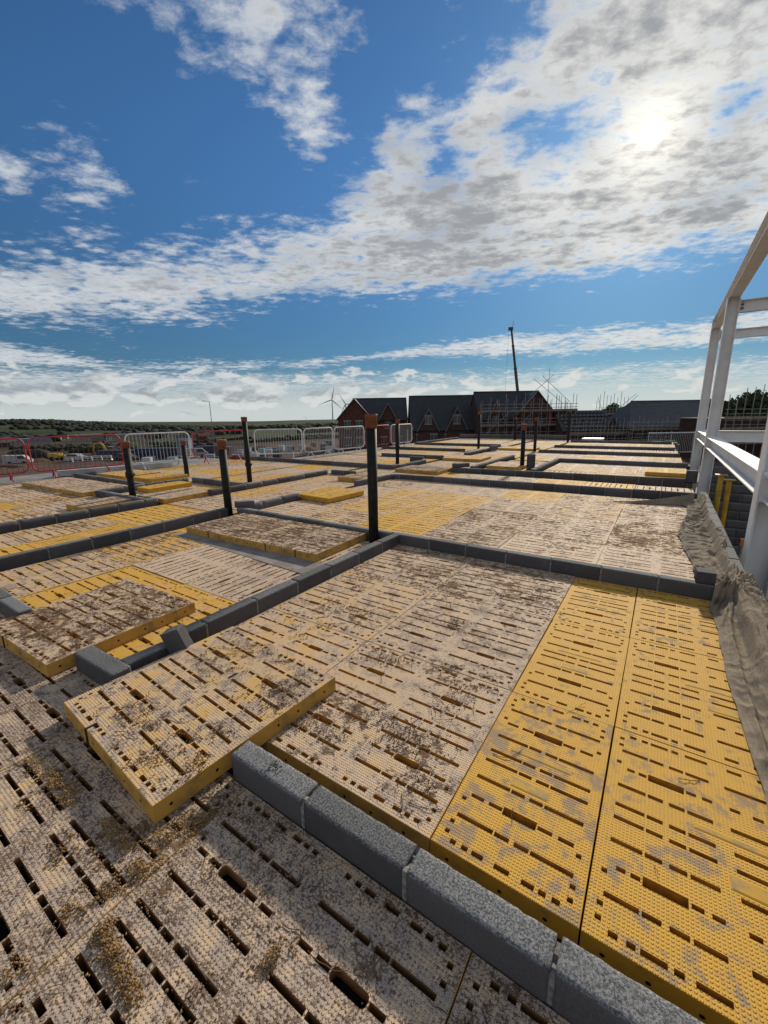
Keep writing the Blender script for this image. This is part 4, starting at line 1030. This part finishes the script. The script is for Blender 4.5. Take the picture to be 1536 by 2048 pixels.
scaffold(70, 35.5, 40.0, 4, 0, 1.0, (1.2,), (3.4, 5.0), 'bare scaffold poles standing behind the tiled roof', braces=[((38.4, -.1, 2.0), (41.2, -.1, 4.4)), ((38.9, -.1, 1.8), (41.6, -.1, 4.2)), ((36, -.1, 1.6), (35, -.1, 4.0))])
scaffold(57.8, 34.2, 46, 9, 0, 1.0, (-2.4, -.9), (-.2, .9), 'low scaffold in front of the broad grey tiled roof')
scaffold(48, 38.8, 49, 11, 0, 1.1, (-2.2, -.6, .6), (2.6, 4.4), 'scaffold with tall bare poles at the right edge of the picture')

# ------------------------------------------------------------------ crane, lamps, turbines
cx, cy = SF(34.4, 110)
cr = thing('mobile_crane', 'dark telescopic crane boom rising behind the scaffolded house', 'crane', (cx, cy, -4.3), RZ)
a0, a1 = Vector((1.6, 0, 2.0)), Vector((-2.3, 0, 26.2))
for k, (q0, q1, w) in enumerate(((0, .36, .46), (.36, .62, .38), (.62, .84, .31), (.84, 1, .25))):
    MB().tube([a0.lerp(a1, q0), a0.lerp(a1, q1)], w, 6).build('boom_section', M_crane, cr); MB().tube([a0.lerp(a1, q1 - .006), a0.lerp(a1, q1 + .004)], w * 1.18, 6).build('boom_collar', M_crane, cr)
MB().box(-3.0, -1.95, -.3, .3, 25.9, 26.6).build('boom_head', M_crane, cr); MB().tube([(-2.85, 0, 26), (-3.2, 0, 8)], .022, 4).build('hoist_rope', M_crane, cr)
MB().tube([(-2.0, 0, 26.5), (-1.9, 0, 28.0)], .05, 4).build('mast_light', M_crane, cr)
mb = MB(); mb.box(-6, 6, -1.3, 1.3, .6, 1.6); mb.box(-1.5, 3.2, -1.2, 1.2, 1.6, 3.0); mb.build('carrier', M_digger, cr)
for k in range(8): MB().tube([(-4.5 + (k % 4) * 3, -1.45 if k < 4 else 1.15, .6), (-4.5 + (k % 4) * 3, -1.15 if k < 4 else 1.45, .6)], .6, 12).build('wheel', M_tyre, cr)
def lamp(s_, f, h, label, arm=-1):
    x, y = SF(s_, f); z = terrain(x, y) - .1; o = thing('street_lamp', label, 'street lamp', (x, y, z), RZ)
    MB().tube([(0, 0, 0), (0, 0, 1.2), (0, 0, 1.21), (0, 0, h)], [.13, .13, .09, .055], 8).build('column', M_lamp, o); MB().tube([(0, 0, h), (arm * .9, 0, h + .08)], .045, 6).build('arm', M_lamp, o)
    MB().box(min(arm * .7, arm * 1.4), max(arm * .7, arm * 1.4), -.12, .12, h + .03, h + .14).build('lantern', M_lamp, o)
lamp(-33.3, 83, 11.0, 'tall street lamp rising above the skyline at the left', -1); lamp(-43, 240, 14.0, 'small distant street lamp left of the wind turbine', -1); lamp(-33.1, 95, 7.0, 'shorter street lamp just right of the tall one', 1)
def turbine(s_, f, zb, hub, bl, a0_, label):
    x, y = SF(s_, f); o = thing('wind_turbine', label, 'wind turbine', (x, y, zb), RZ)
    MB().tube([(0, 0, 0), (0, 0, hub)], [2.6, 1.5], 12).build('tower', M_turb, o); MB().box(-1.8, 1.8, -4, 5, hub - 1.6, hub + 1.8).build('nacelle', M_turb, o); MB().tube([(0, -6.5, hub), (0, -4, hub)], [.6, 2.0], 10).build('hub', M_turb, o)
    for k in range(3):
        a = rad(a0_ + 120 * k); d_ = Vector((math.sin(a), 0, math.cos(a))); n_ = Vector((math.cos(a), 0, -math.sin(a)))
        mb = MB(); c0 = Vector((0, -5.3, hub))
        prof = [(0, 1.1, -1.1), (.12, 2.0, -1.6), (.25, 2.2, -1.3), (.6, 1.3, -.8), (1, .35, -.3)]
        up_ = [c0 + d_ * bl * q + n_ * a_ for q, a_, b_ in prof]; lo_ = [c0 + d_ * bl * q + n_ * b_ for q, a_, b_ in prof]; off = Vector((0, .8, 0))
        poly = up_ + lo_[::-1]; mb.face(poly); mb.face([p + off for p in poly][::-1])
        for i in range(len(poly)): mb.face([poly[i], poly[i] + off, poly[(i + 1) % len(poly)] + off, poly[(i + 1) % len(poly)]])
        mb.build('blade', M_turb, o)
turbine(-175, 1500, -45, 103, 50, 11, 'wind turbine standing clear on the skyline left of the gabled house')
turbine(-141, 1650, -45, 92, 44, -33, 'second wind turbine mostly hidden behind the gabled house')

# ------------------------------------------------------------------ things on the site to the left
def sitebox(name, label, cat, s_, f, L, D, Hh, mat, rz=0.0, group=None, ribs=True):
    x, y = SF(s_, f); z = terrain(x, y) - .05; o = thing(name, label, cat, (x, y, z), RZ + rz, group)
    MB().box(-L / 2, L / 2, -D / 2, D / 2, .15, Hh).build('body', mat, o); MB().box(-L / 2 - .05, L / 2 + .05, -D / 2 - .05, D / 2 + .05, Hh, Hh + .12).build('roof', mat, o)
    if ribs:
        rm = MB().box(-.06, .06, -.05, 0, .2, Hh - .05).mesh('rib', mat)
        for k in range(int(L / .6)): link('rib', rm, o, (-L / 2 + .3 + k * .6, -D / 2 - .002, 0))
        MB().box(L * .1, L * .1 + 1.2, -D / 2 - .09, -D / 2 - .06, Hh * .45, Hh * .75).build('window', M_glass, o)
    return o
sitebox('site_cabin', 'long navy site cabin behind the plastic barriers', 'cabin', -58.5, 93, 8.5, 2.6, 2.0, M_navy)
sitebox('site_cabin', 'navy site cabin seen through the white barrier', 'cabin', -49.5, 93, 9.5, 2.6, 2.2, M_navy); sitebox('site_cabin', 'navy site cabin right of the pale blue one', 'cabin', -40.0, 97, 6, 2.6, 2.2, M_navy)
sitebox('site_cabin', 'pale blue site cabin standing above the navy ones', 'cabin', -46.5, 99, 2.6, 2.4, 3.9, M_blue, ribs=False); sitebox('shipping_container', 'dark container at the left edge of the picture', 'container', -79.8, 84, 3.4, 2.4, 1.9, M_navy)
sitebox('site_cabin', 'dark green cabin near the street lamps', 'cabin', -36.5, 96, 3.5, 2.4, 2.0, M_greyv)
def car(label, s_, f, mat, rz=0.0, van=False, group=None):
    x, y = SF(s_, f); z = terrain(x, y) + .02; o = thing('parked_van' if van else 'parked_car', label, 'van' if van else 'car', (x, y, z), RZ + rz, group)
    prof = [(-2.1, .35), (2.1, .35), (2.1, .8), (1.3, .95), (.7, 1.4), (-1.1, 1.45), (-1.8, .98), (-2.1, .9)] if not van else [(-2.5, .35), (2.5, .35), (2.5, 1.0), (2.0, 1.2), (1.4, 1.95), (-2.5, 2.05)]
    MB().prism(prof, -.85, .85).build('body', mat, o)
    g = [(.95, .98), (.62, 1.32), (-1.0, 1.37), (-1.5, 1.0)] if not van else [(1.8, 1.22), (1.3, 1.82), (.3, 1.82), (.3, 1.22)]
    MB().prism(g, -.87, .87).build('side_window', M_glass, o)
    for wx in (-1.35, 1.35):
        for wy in (-.88, .68): MB().tube([(wx, wy, .33), (wx, wy + .2, .33)], .33, 12).build('wheel', M_tyre, o)
car('silver car parked behind the plastic barriers', -67.5, 92, M_silver); car('dark car parked before the long navy cabin', -54, 88, M_greyv); car('white van at the left edge beside the dark container', -82, 94, M_whitev, .3, True)
car('silver van parked by the street lamps', -39.8, 89, M_silver, .4, True); car('dark car right of the plastic barriers', -57.0, 99, M_greyv)
def excavator(s_, f, label, rz, mat, arm=True):
    x, y = SF(s_, f); z = terrain(x, y); o = thing('excavator', label, 'excavator', (x, y, z), RZ + rz)
    for yy in (-1.2, .7):
        MB().prism([(-1.7, .1), (1.7, .1), (2.0, .45), (1.7, .8), (-1.7, .8), (-2.0, .45)], yy, yy + .5).build('track', M_tyre, o)
    MB().box(-1.7, 1.2, -1.2, 1.2, .9, 1.7).build('body', mat, o); MB().box(-.2, 1.1, -1.15, .0, 1.7, 2.7).build('cab', M_glass, o)
    mb = MB(); mb.tube([(.9, .3, 1.5), (2.4, .3, 3.7), (4.4, .3, 3.4)], [.3, .3, .2], 6); mb.build('boom', mat, o); MB().tube([(4.3, .3, 3.5), (4.9, .3, 1.4)], [.2, .14], 6).build('dipper', mat, o)
    MB().prism([(4.5, 1.5), (5.2, 1.4), (5.3, .8), (4.6, .6)], 0, .6).build('bucket', M_crane, o)
excavator(-67.2, 104, 'yellow excavator with its arm raised on the muddy site', math.pi - .15, M_digger)
x, y = SF(-75.0, 97); o = thing('site_dumper', 'orange brown dumper parked left of the excavator', 'dumper', (x, y, terrain(x, y)), RZ)
MB().prism([(-1.6, .8), (.3, .7), (.5, 1.7), (-2.0, 1.7)], -.9, .9).build('skip', M_digger, o); MB().box(.3, 1.8, -.7, .7, .6, 1.3).build('body', M_digger, o); MB().tube([(1.0, -.6, 1.3), (1.0, -.6, 2.4), (1.0, .6, 2.4), (1.0, .6, 1.3)], .05, 6).build('roll_bar', M_crane, o)
for wx in (-1.1, 1.3):
    for wy in (-1.0, .7): MB().tube([(wx, wy, .5), (wx, wy + .3, .5)], .5, 12).build('wheel', M_tyre, o)
bmesh_b = MB().prism([(-1.0, 0), (1.0, 0), (.9, .25), (.85, 1.0), (-.85, 1.0), (-.9, .25)], -.2, .2).mesh('barrier_body', M_whitev); slot = MB().box(-.35, .35, -.22, -.205, .2, .45).mesh('slot', M_strap)
for k in range(5):
    x, y = SF(-66.2 + k * 2.0, 88 + k * .1); o = thing('plastic_barrier', ('leftmost', 'second from the left', 'middle one', 'second from the right', 'rightmost')[k] + ' of the five white plastic road barriers on the site', 'barrier', (x, y, terrain(x, y)), RZ, 'white plastic barriers on the site')
    link('barrier_body', bmesh_b, o); link('slot', slot, o, (-.45, 0, 0)); link('slot', slot, o, (.45, 0, 0))
# packs of materials in the yard behind the white barriers
pk = [MB().box(-.55, .55, -.5, .5, .14, 1.05).mesh('pack', mm_) for mm_ in (M_wrapr, M_wrapw, M_wrapb, M_greyv)]
pl = MB().box(-.6, .6, -.5, .5, .09, .13).box(-.6, .6, -.5, -.4, 0, .09).box(-.6, .6, .4, .5, 0, .09).box(-.6, .6, -.05, .05, 0, .09).mesh('pallet', M_timber)
words = ('brick coloured', 'white wrapped', 'blue wrapped', 'dark grey')
RY = random.Random(11)
for k in range(46):
    s_, f = RY.uniform(-34, -8), RY.uniform(58, 92); x, y = SF(s_, f); c = RY.choice([0, 0, 1, 2, 3, 3])
    o = thing('material_pack', words[c] + ' pack of building materials in the yard behind the white barriers', 'pallet', (x, y, terrain(x, y) - .05), RZ + RY.uniform(-.3, .3), words[c] + ' packs in the yard')
    link('pallet', pl, o); link('pack', pk[c], o, (0, 0, 0), (0, 0, 0), (1, 1, RY.uniform(.7, 1.4)))
# mounds of earth
tag(link('spoil_heaps', scatter_mesh('spoil_heaps', [(*SF(s_, f), terrain(*SF(s_, f)) - .1) for s_, f in ((-80, 78), (-74, 82), (-70, 80), (-84, 100), (-30, 110), (-62, 118), (-50, 120))], [(3, 2, .8), (2.5, 2, .6), (2, 1.5, .5), (4, 3, 1), (6, 3, 1.2), (5, 3, 1.2), (7, 3, 1.4)], M_terr, ICO2)), 'brown heaps of spoil on the muddy site', 'spoil heaps', kind='stuff')
# houses of the village on the far slope
vw = MB().box(-5, 5, -3.5, 3.5, -2, 5).mesh('wall', M_lintel); vw2 = MB().box(-5, 5, -3.5, 3.5, -2, 5).mesh('wall', M_brick); vw3 = MB().box(-5, 5, -3.5, 3.5, -2, 5).mesh('wall', M_whitev)
mb = MB(); mb.face([(-5.3, -4, 4.7), (5.3, -4, 4.7), (5.3, 0, 8), (-5.3, 0, 8)]); mb.face([(5.3, 4, 4.7), (-5.3, 4, 4.7), (-5.3, 0, 8), (5.3, 0, 8)]); mb.face([(-5, -3.5, 5), (-5, 0, 7.8), (-5, 3.5, 5)]); mb.face([(5, 3.5, 5), (5, 0, 7.8), (5, -3.5, 5)])
vr = mb.mesh('roof', M_brick2); vr2 = mb.mesh('roof', M_slate2); vwin = MB().box(-.7, .7, -3.56, -3.505, 0, 1.5).mesh('window', M_glass)
for k in range(46):
    a = RY.uniform(-79, -55); r_ = RY.uniform(430, 950); x, y = r_ * math.sin(rad(a)), r_ * math.cos(rad(a))
    o = thing('village_house', '', 'house', (x, y, terrain(x, y)), -rad(a) + RY.uniform(-.6, .6), 'distant village houses')
    wi, ri = RY.randrange(3), RY.randrange(2)
    o['label'] = 'small distant ' + ('stone', 'red brick', 'white')[wi] + ' house with a ' + ('brown', 'grey')[ri] + ' roof on the slope below the woods'
    o['group'] = 'distant ' + ('stone', 'red brick', 'white')[wi] + ' houses with ' + ('brown', 'grey')[ri] + ' roofs'
    link('wall', (vw, vw2, vw3)[wi], o); link('roof', (vr, vr2)[ri], o)
    for wx in (-2.6, 2.6):
        for wz in (1.0, 3.2): link('window', vwin, o, (wx, 0, wz - .4))
for k, (a, r_, L, lab) in enumerate(((-73.2, 520, 26, 'wide grey shed roof on the left hillside'), (-68.5, 640, 30, 'pale industrial shed in the middle of the hillside'), (-64.5, 600, 34, 'pale shed farthest right on the hillside'))):
    x, y = r_ * math.sin(rad(a)), r_ * math.cos(rad(a)); o = thing('industrial_shed', lab, 'shed', (x, y, terrain(x, y)), -rad(a))
    MB().box(-L / 2, L / 2, -8, 8, -2, 6).build('wall', M_lintel, o); MB().prism([(-L / 2 - .5, 6.003), (L / 2 + .5, 6.003), (L / 2 - 1, 8.5), (-L / 2 + 1, 8.5)], -8.5, 8.5).build('roof', M_blue if k == 0 else M_verge, o)

# ------------------------------------------------------------------ trees at the right, behind the scaffold
def tree(s_, f, h_, w_, label, n=5200, seed=0):
    x, y = SF(s_, f); z = terrain(x, y) - .1; o = thing('tree', label, 'tree', (x, y, z)); R_ = random.Random(seed); nr = np.random.default_rng(seed)
    mb = MB(); mb.tube([(0, 0, 0), (.1, .05, h_ * .3), (0, .1, h_ * .75)], [.28, .2, .06], 8)
    limbs = []
    for k in range(11):
        a = k * 2.4; z0 = h_ * (.28 + .05 * k); l = w_ * R_.uniform(.5, .9); e = (math.cos(a) * l, math.sin(a) * l, z0 + h_ * R_.uniform(.08, .24)); limbs.append(e)
        mb.tube([(0, 0, z0), (e[0] * .5, e[1] * .5, (z0 + e[2]) / 2 + .1), e], [.1, .06, .02], 5)
    mb.build('trunk', M_bark, o)
    cl_ = [(*e, R_.uniform(.5, 1.0) * w_ * .42) for e in limbs] + [(R_.uniform(-.4, .4) * w_, R_.uniform(-.4, .4) * w_, h_ * R_.uniform(.5, .95), w_ * R_.uniform(.25, .42)) for _ in range(12)]
    c_ = np.array(cl_)[nr.integers(len(cl_), size=n)]; d_ = nr.normal(size=(n, 3)); d_ /= np.linalg.norm(d_, axis=1)[:, None]
    p = c_[:, :3] + d_ * (c_[:, 3:] * nr.uniform(.45, 1.05, (n, 1))); u = nr.normal(size=(n, 3)) * .16; v = nr.normal(size=(n, 3)) * .16
    V_ = np.stack([p - u, p + v, p + u, p - v], 1).reshape(-1, 3)
    me = bpy.data.meshes.new('crown'); me.from_pydata(V_.tolist(), [], np.arange(4 * n).reshape(-1, 4).tolist()); me.materials.append(M_leaf); link('crown', me, o)
tree(61, 78, 7.0, 3.4, 'dark tree behind the scaffold at the right edge, left one', seed=1); tree(67, 78, 8.2, 4.0, 'tallest dark tree at the right edge behind the scaffold', seed=2); tree(73, 80, 7.8, 4.0, 'dark tree at the right edge, partly cut off', seed=3); tree(43.5, 82, 6.6, 2.4, 'small round tree showing over the tiled roofs', seed=4)

# ------------------------------------------------------------------ mesh guard and block packs by the far right edge
def SFz(u_s, f): return SF(u_s, f)
gx_, gy_ = SF(15.15, 24); g = thing('mesh_guard', 'long galvanised edge guard with white top rail at the far right corner', 'edge guard', (gx_, gy_, -.9), RZ)
MB().tube([(0, 0, 1.25), (2.6, 0, 1.25)], .03, 6).build('top_rail', M_rail_w, g); MB().tube([(0, 0, .15), (2.6, 0, .15)], .025, 6).build('bottom_rail', M_galv, g)
for k in range(27): MB().tube([(k * .1, 0, .15), (k * .1, 0, 1.25)], .008, 4).build('bar', M_galv, g)
for k in (0, 13, 26): MB().tube([(k * .1, .02, -1.2), (k * .1, .02, 1.3)], .025, 6).build('post', M_galv, g)
RK = random.Random(4)
for k, (s_, f, n) in enumerate(((12.45, 18.6, 4), (13.1, 19.2, 5), (13.4, 20.6, 5), (14.2, 21.6, 6), (15.0, 23.0, 6), (12.9, 17.4, 3), (15.8, 23.2, 6))):
    x, y = SF(s_, f); nm = ('first', 'second', 'third', 'fourth', 'fifth', 'nearest', 'last')[k]
    o = thing('block_stack', nm + ' stack of grey blocks beside the far right edge of the deck', 'block stack', (x, y, -1.35), .2 * k)
    for r_ in range(n):
        for c in range(2): link('block', FARB[RK.randrange(3)], o, (RK.uniform(-.03, .03), -.12 + c * .23, .11 + r_ * .217), (0, 0, RK.uniform(-.08, .08)), (1, 2.1, 1))
    MB().box(-.5, .5, -.4, .4, -2.6, 0).build('staging', M_board, o)
tag(MB().box(.62, 1.6, 14.5, 25, -1.42, -1.36).build('loading_platform', M_board), 'boarded loading platform carrying the stacks of blocks', 'platform')
tag(MB().box(-.5, .5, -.45, .45, 0, .16).build('white_sack', M_wrapw, loc=(-3.2, 25.3, .02)), 'white sack lying near the far end of the deck', 'sack')
tag(MB().box(-1.5, 1.5, -.12, .12, 0, .16).build('white_board', M_wrapw, loc=(-13.8, 6.1, 0), rot=(0, 0, rad(75))), 'pale board lying under the red barrier', 'board')
mb = MB(); mb.face([(-5.42, 2.95, .003), (-2.69, 2.80, .003), (-2.69, 3.12, .004), (-5.40, 3.30, .004)]); mb.face([(-5.42, 2.95, .003), (-5.42, 2.95, .001), (-2.69, 2.80, .001), (-2.69, 2.80, .003)])
tag(mb.build('plastic_strip', M_plywood), 'dusty grey sheet lying in front of the two mossy panels', 'sheet')

# ------------------------------------------------------------------ dead moss, twigs and crumbs on the deck
WALLX = [(-2.66, -2.55, .9, 4.2), (-1.42, .7, .88, .99), (.6, .8, .9, 9.3), (-2.7, .7, 4.15, 4.28), (-5.85, -5.73, .9, 4.2), (-5.74, -3.93, .87, .98), (-5.7, -2.6, 4.13, 4.24)]
LOOSE = [(-1.945, 1.115, rad(-3.8), .5, .5), (-3.50, 1.215, rad(2.2), .5, .5), (-4.17, 3.6, rad(1.2), 1.17, .48)]
def top_at(x, y):
    for x0_, x1_, y0_, y1_ in WALLX:
        if x0_ < x < x1_ and y0_ < y < y1_: return None
    if 1.0 < y < 1.1 and -2.5 < x < .62: return None
    for cx_, cy_, a, hx, hy in LOOSE:
        u = (x - cx_) * math.cos(a) + (y - cy_) * math.sin(a); v = -(x - cx_) * math.sin(a) + (y - cy_) * math.cos(a)
        if abs(u) < hx and abs(v) < hy: return T + .004
    return 0.0
def crumbs(name, clusters, mat, size, label, flat=.6, shapes=ICO):
    pts_, rd_ = [], []
    for (cx_, cy_, sx, sy, n, ang_, hgt) in clusters:
        ca_, sa_ = math.cos(ang_), math.sin(ang_)
        for _ in range(int(n * 1.9)):
            u, v = rng.normal(0, sx), rng.normal(0, sy)
            if mnoise.noise((u * 18 + cx_, v * 18 + cy_, 0)) < -.12: continue
            x, y = cx_ + u * ca_ - v * sa_, cy_ + u * sa_ + v * ca_
            z = top_at(x, y)
            if z is None: continue
            s_ = size * (.3 + 1.5 * rng.random() ** 2.2)
            pts_.append((x, y, z + hgt * math.exp(-(u * u / (sx * sx) + v * v / (sy * sy)) * .7) * rng.uniform(.1, 1) + s_ * .3)); rd_.append((s_, s_ * rng.uniform(.6, 1), s_ * flat))
    return tag(link(name, scatter_mesh(name, pts_, rd_, mat, shapes)), label, 'moss', kind='stuff')
crumbs('golden_moss', [(-2.06, .45, .10, .028, 620, .02, .022), (-2.24, .43, .05, .03, 220, .2, .015), (-1.90, .45, .05, .028, 240, 0, .018), (-1.60, .48, .05, .03, 330, .1, .022), (-1.49, .49, .04, .025, 190, .1, .018), (-1.34, .47, .035, .022, 230, .6, .026), (-1.40, .58, .06, .03, 260, .5, .012), (-1.36, .68, .05, .022, 230, .7, .014),
    (-1.25, .30, .03, .022, 260, -.6, .028), (-1.17, .29, .035, .022, 300, -.2, .028), (-1.09, .28, .05, .016, 320, -.1, .026), (-1.04, .28, .02, .016, 120, 0, .02), (-.775, .555, .032, .018, 260, 1.1, .028), (-1.37, .36, .03, .03, 120, 0, .012), (-1.38, .12, .04, .03, 130, 0, .012), (-1.41, .27, .03, .03, 110, 0, .01), (-1.50, .40, .08, .04, 120, 0, .006),
    (-3.42, .86, .12, .04, 300, 1.3, .02), (-3.1, .95, .05, .03, 150, 0, .02), (-3.3, 1.5, .16, .05, 300, .3, .02)], M_gold, .0031, 'golden brown clumps of dried moss on the near deck')
cl_ = []
RM = random.Random(31)
for _ in range(46): cl_.append((RM.uniform(-2.4, -.65), RM.uniform(1.3, 4.1), RM.uniform(.03, .13), RM.uniform(.012, .05), RM.randint(40, 150), RM.uniform(-.3, .9), .008))
for cx_, cy_, sx, sy, n in ((-1.30, 1.30, .10, .03, 160), (-1.08, 1.52, .12, .04, 260), (-.86, 1.50, .10, .035, 260), (-.80, 1.85, .05, .1, 190), (-1.28, 2.0, .12, .04, 220), (-1.6, 1.35, .06, .04, 120), (-.72, 1.28, .05, .03, 120), (-1.2, 2.6, .2, .05, 260), (-1.9, 2.5, .2, .06, 260), (-1.0, 3.3, .25, .1, 320)): cl_.append((cx_, cy_, sx, sy, n, RM.uniform(-.2, .5), .012))
for _ in range(26): cl_.append((RM.uniform(-2.4, -1.45), RM.uniform(.66, 1.58), RM.uniform(.03, .1), RM.uniform(.012, .04), RM.randint(30, 110), RM.uniform(-.5, .9), .008))
for _ in range(34): cl_.append((RM.uniform(-3.95, -3.03), RM.uniform(.74, 1.68), RM.uniform(.03, .1), RM.uniform(.012, .04), RM.randint(50, 140), RM.uniform(-.5, .9), .010))
for _ in range(40): cl_.append((RM.uniform(-5.3, -3.05), RM.uniform(3.15, 4.05), RM.uniform(.04, .16), RM.uniform(.015, .05), RM.randint(50, 130), RM.uniform(-.5, .9), .010))
for _ in range(30): cl_.append((RM.uniform(-5.5, -2.8), RM.uniform(1.1, 3.0), RM.uniform(.04, .16), RM.uniform(.015, .05), RM.randint(20, 70), RM.uniform(-.5, .9), .008))
for _ in range(60): cl_.append((RM.uniform(-2.4, -.2), RM.uniform(.05, .86), RM.uniform(.02, .09), RM.uniform(.01, .04), RM.randint(15, 70), RM.uniform(-.5, .9), .005))
for _ in range(70): cl_.append((RM.uniform(-5.5, .3), RM.uniform(4.4, 8.5), RM.uniform(.08, .3), RM.uniform(.02, .07), RM.randint(30, 110), RM.uniform(-.15, .15), .010))
crumbs('dark_moss', cl_, M_moss, .0030, 'dark brown crumbs of dead moss scattered over the deck')
def twigs():
    mb = MB(); R_ = random.Random(77)
    zones = [(-2.4, -.15, .1, .87, 46), (-2.4, -.55, 1.15, 2.6, 75), (-.55, -.1, 1.3, 2.4, 3), (-2.45, -1.45, .66, 1.56, 22), (-2.4, -.6, 2.6, 4.1, 40), (-5.5, -2.75, 1.1, 3.0, 30), (-4.0, -3.0, .75, 1.7, 24), (.0, .45, 1.2, 3.0, 2)]
    for x0_, x1_, y0_, y1_, n in zones:
        for _ in range(n):
            x, y = R_.uniform(x0_, x1_), R_.uniform(y0_, y1_); a = R_.uniform(0, 6.28); k = R_.uniform(-9, 9); pts_ = []; L = R_.uniform(.03, .17)
            for s_ in range(7):
                z = top_at(x, y)
                if z is None: break
                pts_.append((x, y, z + .003 + .006 * R_.random() * (s_ > 1))); x += math.cos(a) * L / 6; y += math.sin(a) * L / 6; a += k * L / 6 + R_.uniform(-.5, .5)
            if len(pts_) > 3 and max(p[2] for p in pts_) - min(p[2] for p in pts_) < .03: mb.tube(pts_, [R_.uniform(.0008, .0017)] * len(pts_), 4)
    tag(mb.build('twigs', M_twig), 'thin dark twigs and curled stems lying on the deck', 'twigs', kind='stuff')
twigs()
# spilled mortar crumbs on the near wall
tag(link('mortar_crumbs', scatter_mesh('mortar_crumbs', [(-1.20 + rng.normal(0, .018), .945 + rng.normal(0, .016), .121 + abs(rng.normal(0, .003))) for _ in range(46)], [(rng.uniform(.002, .009), rng.uniform(.002, .006), .003) for _ in range(46)], M_mortar, ICO)), 'pale mortar crumbs on top of the near wall', 'mortar crumbs', kind='stuff')
print('panels', n_panels, 'objects', len(scene.objects))
